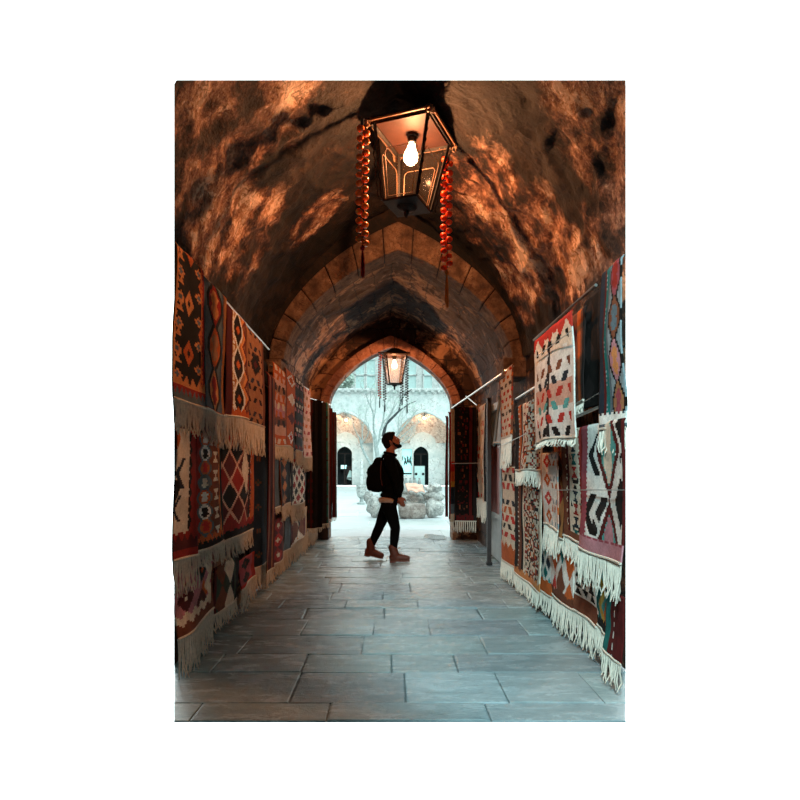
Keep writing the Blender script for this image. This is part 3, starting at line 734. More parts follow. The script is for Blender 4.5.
wrug('R', 1.32, 477.5, 486, 404, 500, 521, 'cream and red rug with black curved edge behind the dark post on the right',
     [L_zig(.4, 2, .18, .16, 'C'), L_blk(3, 12, ['r', None, 'r'], .5, .5, .6, .1, .8), L_side(.12, 'K'), FL('C')], GR)

# ------------------------------------------------------------------ rails, wires, post and door
def rod(name, label, p0, p1, r, mat, group='steel hanging rails', cat='rail', sag=0):
    mb = MB(); p0, p1 = V3(p0), V3(p1); n = 10 if sag else 1
    mb.tube([p0.lerp(p1, i / n) - V3((0, 0, sag * 4 * (i / n) * (1 - i / n))) for i in range(n + 1)], r, 7)
    return tag(mb.build(name, M[mat]), label, cat, group)
def dL(px, X): return -X * F / (px - VX)
zU = PZ(254, dL(188.5, LU)) - .02
rod('hanging_rail', 'steel rail carrying the nearest top row of rugs on the left wall', (-LU - .035, 3.62, zU + .02), (-LU - .035, 6.15, PZ(338, 5.6)), .011, 'rod')
rod('hanging_rail', 'steel rail end showing between the two groups of rugs on the left wall', PT(259, 381, 5.9), PT(272.5, 391, 6.5), .011, 'rod')
rod('hanging_rail', 'steel rail carrying the four rugs past the left arch pier', (-LU - .03, 6.2, PZ(366, 6.25)), (-LU - .03, 9.1, PZ(388, 8.9)), .010, 'rod')
rod('hanging_rail', 'rail above the bundle of rugs left of the courtyard arch', PT(305, 397, 9.1), PT(331, 405, 10.3), .010, 'rod')
rod('hanging_rail', 'pale steel rail sloping above the white kilim on the right wall', PT(596, 285, 3.75), PT(534, 340, 5.0), .011, 'rod')
rod('hanging_rail', 'short steel rail below the rust brown rug on the right wall', PT(604, 405, 3.72), PT(566, 421, 4.4), .011, 'rod')
rod('hanging_rail', 'pale steel rail above the speckled rug on the right wall', PT(545, 381, 5.1), PT(516, 399, 6.2), .011, 'rod')
rod('hanging_rail', 'steel rail running from the courtyard arch over the dark rug on the right', PT(452, 408, 9.5), PT(513, 366, 6.4), .012, 'rod')
rod('hanging_rail', 'short crooked rail end above the wide dark rug at the courtyard arch', PT(477, 405, 9.1), PT(466, 396, 9.6), .010, 'rod')
rod('rug_wire', 'thin pale wire slanting across the upper rugs on the right wall', PT(624, 378, 3.4), PT(498, 447, 6.9), .0032, 'rod', 'wires across the rugs', 'wire', .02)
rod('rug_wire', 'short wire across the upper part of the white kilim on the right', PT(571, 331, 3.75), PT(536, 357, 4.7), .0032, 'rod', 'wires across the rugs', 'wire')
rod('rug_wire', 'taut level wire across the middle row of rugs on the right wall', PT(624, 490, 3.2), PT(540, 490, 4.85), .0028, 'rod', 'wires across the rugs', 'wire')
rod('rug_wire', 'taut level wire across the wide dark rug at the right of the courtyard arch', PT(452, 463.5, 9.0), PT(480, 463, 9.0), .008, 'rod', 'wires across the rugs', 'wire')
d = 7.86
t = thing('wooden_post', 'tall dark wooden post standing beside the red brown door on the right', 'post', (PX(489, d), d, 0))
mb = MB(); mb.box((PX(489, d), d, 1.10), (.055, .07, 2.18), bev=.008); mb.build('shaft', M['wood_dark'], t)
mb = MB(); mb.box((PX(489, d), d, .02), (.075, .09, .04), bev=.006); mb.build('shoe', M['iron'], t)
# door leaf on the right wall
X = 1.45; da, db = X * F / (503.5 - VX), X * F / (490 - VX)
mb = MB(); cy = (da + db) / 2; wd = db - da
for y in (da, db): mb.box((X, y, 1.05), (.09, .09, 2.1), bev=.008)
mb.box((X, cy, 2.1), (.09, wd + .09, .10), bev=.008); mb.box((X, cy, 1.62), (.07, wd, .05)); mb.box((X, cy, .62), (.07, wd, .06))
struct(mb.build('door_4', M['door_grey']))
mb = MB(); k = 5
for i in range(k): mb.box((X + .01, da + wd * (i + .5) / k, 1.12), (.035, wd / k - .008, .98), bev=.004)
struct(mb.build('door_4_panel', M['door_red']))
mb = MB(); mb.box((X + .01, cy, .31), (.04, wd, .58), bev=.006); mb.box((X + .01, cy, 1.86), (.04, wd, .44), bev=.006); struct(mb.build('door_4_board', M['door_grey']))
t = thing('step_ladder', 'pale grey folding ladder frame leaning above the red brown door on the right', 'ladder', (1.36, 8.0, 1.55))
for s in ((494, 446, 500, 396), (503, 446, 501, 396)):
    mb = MB(); a, b = PT(s[0], s[1], 7.3 if s[0] > 500 else 7.7), PT(s[2], s[3], 7.45)
    mb.tube([a, b], .018, 4); mb.build('rail', M['door_grey'], t)
mb = MB(); mb.tube([PT(494, 443, 7.66), PT(503, 443, 7.32)], .016, 4); mb.build('brace', M['door_grey'], t)

# ------------------------------------------------------------------ lanterns
def lantern(name, label, loc, rotz, tilt, top, bot, h, bulb_r, chain_to, mats, group, glass):
    """four-sided street lantern, wide at the top; local origin at the centre of the bottom plate"""
    t = thing(name, label, 'lantern', loc, group); t.rotation_euler = (tilt[0], tilt[1], rotz)
    a, b = top / 2, bot / 2; bar = top * .052
    C = [(1, 1), (1, -1), (-1, -1), (-1, 1)]
    mb = MB(); mb.box((0, 0, 0), (bot, bot, .02), bev=.004); mb.lathe([(b * .55, -.012), (b * .4, -.03), (b * .12, -.045), (b * .16, -.06), (b * .12, -.08), (.003, -.10)], n=14)
    mb.build('bottom_plate', M['iron'], t, local=True)
    def lerp(c, k, off=0):
        r = b + (a - b) * k + off; return V3((c[0] * r, c[1] * r, h * k))
    for c in C:                                   # corner posts with a twisted outer bar
        mb = MB(); mb.tube([lerp(c, 0), lerp(c, 1)], bar * .62, 4); p = mb.build('post', M['iron'], t, local=True)
        mb = MB(); pts = []
        for i in range(40):
            k = i / 39; q = lerp(c, k, bar * .9); an = k * 50
            pts.append(q + V3((math.cos(an), math.sin(an), 0)) * bar * .22)
        mb.tube(pts, bar * .2, 5); mb.build('twisted_bar', M['iron'], p, local=True)
    for i in range(4):                            # pale pane frames and the panes
        c0, c1 = C[i], C[(i + 1) % 4]; mb = MB(); ins = .13
        def q(k, s):
            e0, e1 = lerp(c0, k, -bar * .5), lerp(c1, k, -bar * .5); return e0 + (e1 - e0) * s
        loop = [q(.05, ins), q(.05, 1 - ins), q(.62, 1 - ins), q(.66, 1 - ins - .06), q(.66, ins + .06), q(.62, ins), q(.05, ins)]
        mb.tube(loop, bar * .14, 6); fr = mb.build('pane_frame', M[mats[1]], t, local=True)
        g = MB(); g.add([q(.03, .05), q(.03, .95), q(.97, .95), q(.97, .05)], [(0, 1, 2, 3)])
        if i not in glass[1]:
            gl = g.build('pane', M[glass[0]], t, local=True)
    mb = MB()                                     # rim, flat tin soffit with a hole for the lamp holder
    for i in range(4):
        c0, c1 = C[i], C[(i + 1) % 4]
        mb.tube([lerp(c0, 1, bar), lerp(c1, 1, bar)], bar * .75, 4)
    mb.build('rim', M['iron'], t, local=True)
    mb = MB()
    for i in range(4):
        c0, c1 = C[i], C[(i + 1) % 4]; mb.tube([lerp(c0, 1, bar * 1.9), lerp(c1, 1, bar * 1.9)], bar * .42, 6)
    mb.build('rim_moulding', M[mats[1]], t, local=True)
    mb = MB(); mb.box((0, 0, h - .005), (top * .97, top * .97, .008)); mb.build('soffit', M['tin'], t, local=True)
    r0 = a + bar * 2.6; hr = top * .30
    mb = MB(); vs = [V3((c[0] * r0, c[1] * r0, h + .01)) for c in C] + [V3((c[0] * r0 * .34, c[1] * r0 * .34, h + hr)) for c in C] + [V3((c[0] * r0 * .30, c[1] * r0 * .30, h + hr * 1.15)) for c in C]
    fs = [(3, 2, 1, 0), (8, 9, 10, 11)]
    for i in range(4): k = (i + 1) % 4; fs += [(i, k, 4 + k, 4 + i), (4 + i, 4 + k, 8 + k, 8 + i)]
    mb.add(vs, fs); mb.build('roof', M['iron'], t, local=True)
    for c in C:                                   # volutes on the top corners
        mb = MB()
        for s in (0, 1):
            base = lerp(c, 1, bar * 2.2); dirv = V3((c[0], 0, 0)) if s else V3((0, c[1], 0)); pts = []
            inw = -dirv
            for i in range(26):
                an = i / 25 * 4.2 * math.pi / 2 * 1.6; r = top * .085 * (1 - i / 32)
                pts.append(base + inw * (top * .05 + r * math.cos(an) * .9) + V3((0, 0, -top * .04 + r * math.sin(an))))
            mb.tube(pts, bar * .22, 5)
        mb.build('scroll', M[mats[1]], t, local=True)
    mb = MB(); zb = h - top * .07
    mb.lathe([(bulb_r * .75, h - .012), (bulb_r * .8, h - .03), (bulb_r * .3, h - .04), (bulb_r * .3, zb - .0), (bulb_r * .62, zb - .005), (bulb_r * .62, zb - bulb_r * .75), (bulb_r * .5, zb - bulb_r * .8)], n=16)
    mb.build('lamp_holder', M['iron'], t, local=True)
    zc = zb - bulb_r * .75; mb = MB()
    mb.lathe([(bulb_r * .42, zc), (bulb_r * .5, zc - bulb_r * .4), (bulb_r * .62, zc - bulb_r * .9), (bulb_r * .92, zc - bulb_r * 1.5), (bulb_r, zc - bulb_r * 2.1), (bulb_r * .92, zc - bulb_r * 2.6), (bulb_r * .6, zc - bulb_r * 3.0), (bulb_r * .1, zc - bulb_r * 3.15)], n=20)
    bo = mb.build('bulb', M[mats[0]], t, local=True, smooth=True)
    mtx = Matrix.LocRotScale(V3(loc), t.rotation_euler, None)
    bulb_pos = mtx @ V3((0, 0, zc - bulb_r * 1.5))
    mb = MB(); z = h + hr * 1.15; L = chain_to; link = max(.03, top * .08); k = 0
    while z < L:
        pts = []
        for i in range(13):
            an = i / 12 * 2 * math.pi; u = math.cos(an) * link * .33; v = math.sin(an) * link * .62
            pts.append(V3((u, 0, z + link * .5 + v)) if k % 2 else V3((0, u, z + link * .5 + v)))
        mb.tube(pts, link * .1, 5, cap=False); z += link * .95; k += 1
    mb.build('chain', M['iron'], t, local=True)
    return t, bulb_pos, mtx
LH = .60
L1, BULB, MT1 = lantern('hanging_lantern', 'large black iron lantern with bare glowing bulb hanging near the front of the vault', PT(407, 206, 4.85), math.radians(-26), (math.radians(-4), math.radians(3)), .46, .30, LH, .058, LH + .27, ('bulb', 'iron_pale'), 'hanging lanterns', ('glass', ()))
L2, BULB2, MT2 = lantern('hanging_lantern', 'small lantern with milky panes hanging in the far courtyard arch', PT(394.5, 384, 9.75), math.radians(12), (0, 0), .33, .20, .46, .05, .46 + .42, ('bulb_far', 'iron_pale'), 'hanging lanterns', ('frost', ()))

def bead_strand(name, label, top, length, r, mat, tassel, tl, twin=True, individual=True, sway=.0, seed=0):
    rnd = random.Random(seed); t = thing(name, label, 'bead strand', top, 'bead strands on the lanterns')
    n = int(length / (r * (1.05 if twin else 1.9))); src = None; mb = MB()
    for i in range(n):
        k = i / (n - 1); z = -k * length; off = r * .72 * (1 if i % 2 else -1) if twin else 0
        tw = i * .35
        p = V3((off * (1 if i % 2 else 1) + sway * math.sin(k * 2.4), rnd.uniform(-.5, .5) * r, z))
        rr = r * rnd.uniform(.92, 1.06)
        if individual:
            if src is None:
                b = MB(); b.ball((0, 0, 0), r, 2, (1, 1, .82)); src = b.build('bead', M[mat], t, local=True, smooth=True); src.location = p
            else:
                o = src.copy(); COL.objects.link(o); o.parent = t; o.location = p; o.scale = (rr / r,) * 3
        else: mb.ball(p, rr, 1, (1, 1, .85))
    if not individual: mb.build('beads', M[mat], t, local=True, smooth=True)
    mb = MB(); mb.tube([(0, 0, r * 2.6), (sway * .1, 0, -length)], r * .12, 5); mb.build('cord', M['tassel_dark'], t, local=True)
    mb = MB(); zx = sway * math.sin(2.4)
    mb.lathe([(r * .25, 0), (r * .6, -r * .5), (r * .45, -r * 1.2)], (zx, 0, -length - r * .6), 10)
    for i in range(22):
        a = rnd.uniform(0, 6.28); q = r * rnd.uniform(.05, .5)
        mb.tube([(zx, 0, -length - r), (zx + q * math.cos(a), q * math.sin(a), -length - r - tl * .4), (zx + q * 1.1 * math.cos(a) + rnd.uniform(-.1, .1) * r, q * 1.1 * math.sin(a), -length - r - tl * rnd.uniform(.85, 1.0))], r * .11, 4)
    mb.build('tassel', M[tassel], t, local=True)
    return t
def hang(M_, c): return M_ @ V3(c)
bead_strand('bead_strand', 'orange bead strand with crimson tassel on the left corner of the large lantern', PT(363.5, 129, 4.62), PZ(129, 4.62) - PZ(243, 4.62), .031, 'bead_amber', 'tassel_red', .24, sway=-.012, seed=3)
bead_strand('bead_strand', 'red bead strand with ochre tassel on the right corner of the large lantern', PT(447.5, 160, 5.0), PZ(160, 5.0) - PZ(268, 5.0), .031, 'bead_red', 'tassel_gold', .30, sway=-.01, seed=4)
D = 9.72
for px, y0, y1, mat, ts, tl, lab in ((380.2, 354, 397, 'bead_red', 'tassel_dark', .16, 'red bead strand at the left side of the small far lantern'),
        (385.3, 356, 400, 'bead_dark', 'tassel_dark', .18, 'dark bead strand between the red strand and the small far lantern'),
        (402.6, 356, 394, 'bead_dark', 'tassel_dark', .17, 'short dark bead strand just right of the small far lantern'),
        (407.6, 354, 400, 'bead_dark', 'tassel_dark', .20, 'long dark bead strand farthest right of the small far lantern')):
    bead_strand('bead_strand', lab, PT(px, y0, D), PZ(y0, D) - PZ(y1, D), .019, mat, ts, tl, individual=False, sway=-.012, seed=int(px))
# iron cross-bar the far strands hang from
mb = MB(); mb.tube([PT(378, 352.5, D), PT(410, 352.5, D)], .009, 6); tag(mb.build('hanging_bar', M['iron']), 'thin iron bar carrying the bead strands of the small far lantern', 'bar')

# ------------------------------------------------------------------ courtyard
YB = 37.0; YR = 38.3
def pointed(cx, hw, zs, za):
    return lambda x: zs + (za - zs) * (.8 * math.sqrt(max(0, 1 - ((x - cx) / hw) ** 2)) + .2 * (1 - abs(x - cx) / hw))
def pierced(mb, y, x0, x1, z0, z1, holes, depth):
    """wall face at y with openings (xa, xb, zbottom, top function) and their reveals going back by depth"""
    xs = set()
    k = int((x1 - x0) / .25)
    for i in range(k + 1): xs.add(round(x0 + (x1 - x0) * i / k, 4))
    for xa, xb, zb, fn in holes:
        n = 28
        for i in range(n + 1): xs.add(round(xa + (xb - xa) * i / n, 4))
    xs = sorted(xs)
    for a, b in zip(xs, xs[1:]):
        m = (a + b) / 2; cur = [h for h in holes if h[0] < m < h[1]]
        def quad(la, lb, ha, hb):
            if max(ha - la, hb - lb) > 1e-4: mb.add([(a, y, la), (b, y, lb), (b, y, hb), (a, y, ha)], [(0, 1, 2, 3)])
        if not cur: quad(z0, z0, z1, z1); continue
        h = cur[0]; ta, tb = h[3](a), h[3](b)
        if h[2] > z0: quad(z0, z0, h[2], h[2])
        quad(ta, tb, z1, z1)
        if depth: mb.add([(a, y, ta), (b, y, tb), (b, y + depth, tb), (a, y + depth, ta)], [(3, 2, 1, 0)])
        if depth and h[2] > z0: mb.add([(a, y, h[2]), (b, y, h[2]), (b, y + depth, h[2]), (a, y + depth, h[2])], [(0, 1, 2, 3)])
    if depth:
        for xa, xb, zb, fn in holes:
            for x in (xa, xb): mb.add([(x, y, zb), (x, y + depth, zb), (x, y + depth, fn(x)), (x, y, fn(x))], [(0, 1, 2, 3)])
P1 = (-2.9, 1.85, 2.7, 4.62); P2 = (2.03, 1.85, 2.7, 4.62); P3 = (6.2, 1.6, 2.7, 4.5)
mb = MB()
pierced(mb, YB, -9, 9, 0, 5.9, [(p[0] - p[1], p[0] + p[1], 0, pointed(*p)) for p in (P1, P2, P3)], 0)
struct(mb.build('wall_courtyard', M['yard_wall']))
mb = MB(); mb.box((0, YB + .2, 5.96), (18, .7, .14), bev=.03)
for i in range(46): mb.box((-8.9 + i * .395, YB - .12, 5.84), (.16, .14, .1))
struct(mb.build('trim_coping', M['white_stone']))
mb = MB()                                        # brick half vaults inside the three portals
for p in (P1, P2, P3):
    cx, hw, zs, za = p; fn = pointed(*p); n = 30; m = 12
    for j in range(m):
        for i in range(n):
            def q(i, j):
                u = -1 + 2 * i / n; k = j / m; s = 1 - .55 * k * k
                x = cx + hw * u * s; zt = fn(cx + hw * u)
                rib = .035 * math.sin(i * 1.57) * math.sin(j * 1.6)
                return V3((x, YB + 1.3 * math.sin(k * 1.5), zs + (zt - zs) * (1 - .62 * k * k) + rib))
            mb.add([q(i, j), q(i + 1, j), q(i + 1, j + 1), q(i, j + 1)], [(0, 1, 2, 3)])
struct(mb.build('ceiling_portals', M['brick'], smooth=False))
mb = MB()                                        # mouldings that frame the portals
for p in (P1, P2, P3):
    fn = pointed(*p); pts = [V3((p[0] - p[1], YB - .02, 0))] + [V3((p[0] + p[1] * (-math.cos(math.pi * i / 30)), YB - .02, fn(p[0] + p[1] * (-math.cos(math.pi * i / 30))))) for i in range(31)] + [V3((p[0] + p[1], YB - .02, 0))]
    mb.tube(pts, .07, 6)
struct(mb.build('trim_portals', M['white_stone']))
mb = MB()
for p in (P1, P2, P3):
    for s in (-1, 1):
        x = p[0] + s * p[1]; mb.add([(x, YB, 0), (x, YR, 0), (x, YR, 2.75), (x, YB, 2.75)], [(0, 1, 2, 3)])
struct(mb.build('wall_portal_sides', M['yard_wall']))
def sx(px): return PX(px, YR)
def sz(py): return PZ(py, YR)
DL = ((sx(337) + sx(352)) / 2, (sx(352) - sx(337)) / 2, sz(453.5), sz(446.5)); DR = ((sx(413.5) + sx(428.5)) / 2, (sx(428.5) - sx(413.5)) / 2, sz(454), sz(446.5))
DX = (6.2, .5, 1.8, 2.5)
mb = MB()
WR_ = (sx(402), sx(412), sz(475), lambda x: sz(449))
pierced(mb, YR, -9, 9, 0, 4.2, [(DL[0] - DL[1], DL[0] + DL[1], .02, pointed(*DL)), (DR[0] - DR[1], DR[0] + DR[1], .02, pointed(*DR)), (5.6, 6.8, .02, pointed(6.2, .6, 1.8, 2.5)), WR_], .3)
struct(mb.build('wall_portal_back', M['yard_wall']))
mb = MB()
for a, b in ((-5, -1), (.5, 4.2), (4.6, 8)):
    mb.add([(a, YR + .3, 0), (a, YR + 1.6, 0), (b, YR + 1.6, 0), (b, YR + .3, 0), (a, YR + .3, 3), (a, YR + 1.6, 3), (b, YR + 1.6, 3), (b, YR + .3, 3)], [(0, 1, 5, 4), (1, 2, 6, 5), (2, 3, 7, 6), (4, 5, 6, 7), (0, 3, 2, 1)])
struct(mb.build('wall_shop_inside', M['dark_room']))
def frame_of(name, cx, hw, zs, za, y):
    fn = pointed(cx, hw, zs, za); mb = MB()
    pts = [V3((cx - hw, y, 0))] + [V3((cx - hw * math.cos(math.pi * i / 20), y, fn(cx - hw * math.cos(math.pi * i / 20)))) for i in range(21)] + [V3((cx + hw, y, 0))]
    mb.tube(pts, .035, 6); mb.box((cx, y, zs), (hw * 2, .05, .05)); mb.box((cx, y, zs / 2), (.05, .05, zs))
    return struct(mb.build(name, M['wood_dark']))
frame_of('door_1', *DL, YR + .2)
# left door: screen, dark stool-like chair back; right: shop window print and boards
t = thing('screen', 'small lit blue screen inside the left arched shop door', 'screen', (sx(343), YR + 1.1, .02))
mb = MB(); mb.box((sx(342.5), YR + 1.1, sz(467)), (.44, .05, .30), bev=.01); mb.build('case', M['iron'], t)
mb = MB(); mb.box((sx(342.5), YR + 1.07, sz(467)), (.38, .012, .24)); mb.build('display', M['screen'], t)
mb = MB(); mb.box((sx(342.5), YR + 1.13, .6), (.06, .06, 1.1)); mb.box((sx(342.5), YR + 1.13, .035), (.4, .3, .03)); mb.build('stand', M['iron'], t)
t = thing('draped_chair', 'dark chair with a pale cloth inside the left arched shop door', 'chair', (sx(348.5), YR + .6, .02))
mb = MB(); mb.box((sx(348.5), YR + .6, .47), (.44, .44, .06), bev=.02); mb.build('seat', M['wood_dark'], t)
mb = MB(); mb.box((sx(348.5), YR + .80, .86), (.42, .05, .74), bev=.02); mb.build('backrest', M['wood_dark'], t)
mb = MB(); mb.add([(sx(346), YR + .42, .42), (sx(351.5), YR + .42, .30), (sx(351.5), YR + .56, .9), (sx(349), YR + .56, .98), (sx(346), YR + .85, .52)], [(0, 1, 2, 3), (0, 3, 4)]); mb.build('cloth', M['teal_panel'], t)
for a in (-.18, .18):
    for b in (-.18, .18):
        mb = MB(); mb.tube([(sx(348.5) + a, YR + .6 + b, .02), (sx(348.5) + a, YR + .6 + b, .45)], .025, 6); mb.build('leg', M['wood_dark'], t)
t = thing('shop_window', 'bright blue shop window with dark leaf shapes beside the right arched door', 'window', ((sx(402) + sx(412)) / 2, YR + .2, sz(475)))
xa, xb, za, zb = sx(402), sx(412), sz(475), sz(449)
mb = MB(); mb.box(((xa + xb) / 2, YR + .22, (za + zb) / 2), (xb - xa, .03, zb - za)); mb.build('pane', M['shoplight'], t)
mb = MB(); rnd = random.Random(5)
for k in range(7):
    x = xa + (xb - xa) * (.12 + .13 * k); z = za + .75 * (zb - za) - .08 * (k % 3)
    pts = [V3((x + .06 * i * (1 if k % 2 else -1) * .5, YR + .195, z - .13 * i)) for i in range(5)]
    mb.tube(pts, [.015, .04, .05, .035, .005], 5)
mb.box(((xa + xb) / 2, YR + .195, za + .09), (xb - xa - .04, .01, .10))
mb.build('print', M['dark_room'], t)
mb = MB()
for x in (xa, xb): mb.box((x, YR + .18, (za + zb) / 2), (.05, .06, zb - za))
for z in (za, zb): mb.box(((xa + xb) / 2, YR + .18, z), (xb - xa, .06, .05))
mb.build('frame', M['teal_panel'], t)
frame_of('door_2', *DR, YR + .2)
t = thing('notice_board', 'pale board with two dark spots standing in the right arched shop door', 'board', (sx(419), YR - .12, 0))
mb = MB(); mb.box((sx(419.5), YR - .12, (sz(487) + sz(466)) / 2 + .02), (.66, .04, 1.30), bev=.01); mb.build('panel', M['teal_panel'], t)
mb = MB()
for px in (416, 423): mb.lathe([(.09, 0), (.09, .01)], (0, 0, 0), 14); mb.v[-28:] = [V3((sx(px) + v.x, YR - .145 - v.z, sz(474) + v.y)) for v in mb.v[-28:]]
mb.build('print', M['dark_room'], t)
frame_of('door_3', 6.2, .6, 1.8, 2.5, YR + .2)
for px, py, lab in ((346, 420, 'tiny warm lamp glowing under the left courtyard portal vault'), (424.5, 418, 'tiny warm lamp glowing under the right courtyard portal vault')):
    t = thing('portal_lamp', lab, 'lamp', PT(px, py, YB + .45), 'portal lamps'); p = t.location
    mb = MB(); mb.ball(p, .07, 2); mb.build('bulb', M['spot'], t, smooth=True)
    mb = MB(); mb.tube([p + V3((0, 0, .05)), p + V3((0, 0, .55))], .012, 5); mb.lathe([(.10, .03), (.03, .12), (.02, .14)], p, 12); mb.build('cap', M['iron'], t)
# upper building behind the courtyard wall
t = thing('upper_building', 'pale building with tall windows rising behind the courtyard wall', 'building', (0, 44, 0))
mb = MB(); mb.box((1.5, 46.5, 5.2), (12, 5, 10.4)); mb.build('wall', M['white_stone'], t)
for px in (360, 371, 412, 428, 444):
    x = PX(px, 44); mb = MB()
    for dx in (-.34, .34): mb.box((x + dx, 43.96, 7.9), (.09, .1, 2.3))
    for dz in (-1.15, 0, 1.15): mb.box((x, 43.96, 7.9 + dz), (.76, .1, .09))
    f = mb.build('window', M['yard_wall'], t); mb = MB(); mb.box((x, 43.985, 7.9), (.66, .02, 2.3)); mb.build('pane', M['teal_panel'], f)
mb = MB(); mb.box((1.5, 46.4, 10.5), (12.4, 5.6, .25)); mb.build('roof', M['white_stone'], t)

def leafy(name, label, cat, c, rx, rz, n, seed):
    rnd = random.Random(seed); t = thing(name, label, cat, (c[0], c[1], 0)); mb = MB()
    for i in range(n):
        a = rnd.uniform(0, 6.28); b = rnd.uniform(-1, 1); r = rnd.uniform(.3, 1) ** .5
        p = V3(c) + V3((math.cos(a) * math.sqrt(1 - b * b) * rx * r, math.sin(a) * math.sqrt(1 - b * b) * rx * r * .6, b * rz * r)); s = rnd.uniform(.08, .16)
        u = V3((rnd.uniform(-1, 1), rnd.uniform(-1, 1), rnd.uniform(-1, 1))).normalized(); v = u.orthogonal().normalized()
        mb.add([p - u * s, p + v * s * .5, p + u * s, p - v * s * .5], [(0, 1, 2, 3)])
    mb.build('foliage', M['leaf'], t)
    mb = MB(); mb.tube([(c[0], c[1], 0), (c[0] + .1, c[1], c[2] * .6), (c[0], c[1], c[2])], [.12, .1, .04], 7)
    for i in range(7):
        a = i * .9; mb.tube([(c[0], c[1], c[2] - rz * .9), (c[0] + math.cos(a) * rx * .7, c[1] + math.sin(a) * rx * .4, c[2] + rz * .4)], [.04, .01], 5)
    mb.build('trunk', M['bark'], t)
leafy('evergreen_tree', 'pale green tree showing over the courtyard wall at the left of the arch', 'tree', (PX(341, 41), 41, PZ(380, 41)), 1.0, .9, 900, 3)

# the bare tree behind the man
M['bark_dark'] = plain('dark_bark', hx('#4a4f50'), .9, 0, .3, 14, .6)
t = thing('bare_tree', 'pale bare branched tree growing in the courtyard behind the man', 'tree', (PX(383, 25), 25, 0))
mb = MB(); lf = MB(); rnd = random.Random(21)
def branch(p, d, r, L, depth):
    pts = [p]; rr = [r]; q = p.copy(); dd = d.copy(); n = 5
    for i in range(n):
        dd = (dd + V3((rnd.uniform(-.28, .28), rnd.uniform(-.2, .2), rnd.uniform(-.1, .18)))).normalized()
        q = q + dd * L / n; pts.append(q.copy()); rr.append(r * (1 - .5 * (i + 1) / n))
    mb.tube(pts, rr, 7 if depth < 2 else 4)
    if depth >= 3:
        for k in range(3):
            c = pts[rnd.randrange(2, n + 1)] + V3((rnd.uniform(-.15, .15), rnd.uniform(-.15, .15), rnd.uniform(-.12, .05))); s = rnd.uniform(.03, .055)
            u = V3((rnd.uniform(-1, 1), rnd.uniform(-1, 1), rnd.uniform(-1, 1))).normalized(); v = u.orthogonal().normalized()
            lf.add([c - u * s, c + v * s * .5, c + u * s, c - v * s * .5], [(0, 1, 2, 3)])
    if depth < 4:
        for k in range(3 if depth else 5):
            j = rnd.randrange(2, n + 1); a = rnd.uniform(0, 6.28); sp = rnd.uniform(.5, 1.0)
            ax = V3((math.cos(a), math.sin(a) * .6, .0)); nd = (dd + ax * sp + V3((0, 0, .12))).normalized()
            branch(pts[j], nd, rr[j] * .62, L * rnd.uniform(.55, .8), depth + 1)
base = V3((PX(383, 25), 25, 0))
branch(base, V3((-.03, 0, 1)), .15, 2.6, 0)
# the dark limb that bends up to the right
pts = [PT(383, 436, 24.9), PT(386, 424, 24.8), PT(393, 417, 24.8), PT(399, 411, 24.8), PT(400.5, 402, 24.8), PT(400, 392, 24.8)]
mb.build('trunk', M['bark'], t)
mb = MB(); mb.tube(pts, [.075, .065, .055, .045, .035, .02], 7)
mb.tube([PT(400.5, 402, 24.8), PT(405, 394, 24.8), PT(412, 389, 24.8)], [.035, .025, .012], 6); mb.tube([PT(399, 411, 24.8), PT(409, 404, 24.8), PT(416, 401, 24.8)], [.035, .022, .012], 6)
o = mb.build('limb', M['bark_dark'], t); o['label'] = 'dark limb bending up to the right'; lf.build('leaves', M['leaf'], t)

# stone urn and the heap of boulders
ux = PX(361.5, 20)
t = thing('stone_urn', 'pale stone urn on a short foot at the left of the man', 'urn', (ux, 20, 0))
mb = MB(); mb.lathe([(.14, 0), (.14, .05), (.07, .09), (.05, .17), (.06, .2)], (ux, 20, 0), 18); mb.build('foot', M['door_grey'], t, smooth=False)
mb = MB(); mb.lathe([(.06, .2), (.13, .26), (.165, .38), (.17, .52), (.16, .56), (.19, .59), (.19, .64), (.15, .645), (.13, .60)], (ux, 20, 0), 20); mb.build('bowl', M['rock'], t)
mb = MB(); mb.lathe([(.05, .58), (.06, .7), (.045, .95), (.07, 1.0), (.045, 1.3), (.05, 1.42), (.01, 1.5)], (ux, 20, 0), 14); mb.build('stem', M['white_stone'], t)

rock = M['rock']
D = 15.0
big = [('boulder_stack_rock', 434, 487.5, 8, 5.0, 'pale top boulder of the tall rock stack at the right end of the heap'),
       ('boulder_stack_rock', 434.5, 496.5, 8.6, 5.2, 'pale middle boulder of the tall rock stack at the right end of the heap'),
       ('boulder_stack_rock', 434.5, 508, 9, 9.2, 'large upright base boulder at the right end of the heap'),
       ('boulder', 374.5, 506, 7.0, 11, 'upright pale boulder just left of the legs of the man'),
       ('boulder', 387, 509, 7.0, 8, 'pale boulder directly behind the legs of the man'),
       ('boulder', 368.5, 497, 4.5, 6, 'small pale boulder beneath the backpack beside the urn')]
def boulder(px, py, rx, rz, d, seed):
    k = d / F; c = PT(px, py, d); c.z = max(c.z, rz * k * .86)
    mb = MB(); mb.ball(c, 1, 3, (rx * k, min(rx, rz) * k * 1.0, rz * k), None, .42, seed); return mb
for i, (n, px, py, rx, rz, lab) in enumerate(big):
    tag(boulder(px, py, rx, rz, D + (.25 if i == 5 else 0), i + 1).build('boulder', rock, smooth=True), lab, 'boulder', 'boulders of the courtyard rock heap')
tag(boulder(411, 506, 13, 14, D + .42, 47).build('boulder', rock, smooth=True), 'large pale boulder at the core of the heap under the peach cloth', 'boulder', 'boulders of the courtyard rock heap')
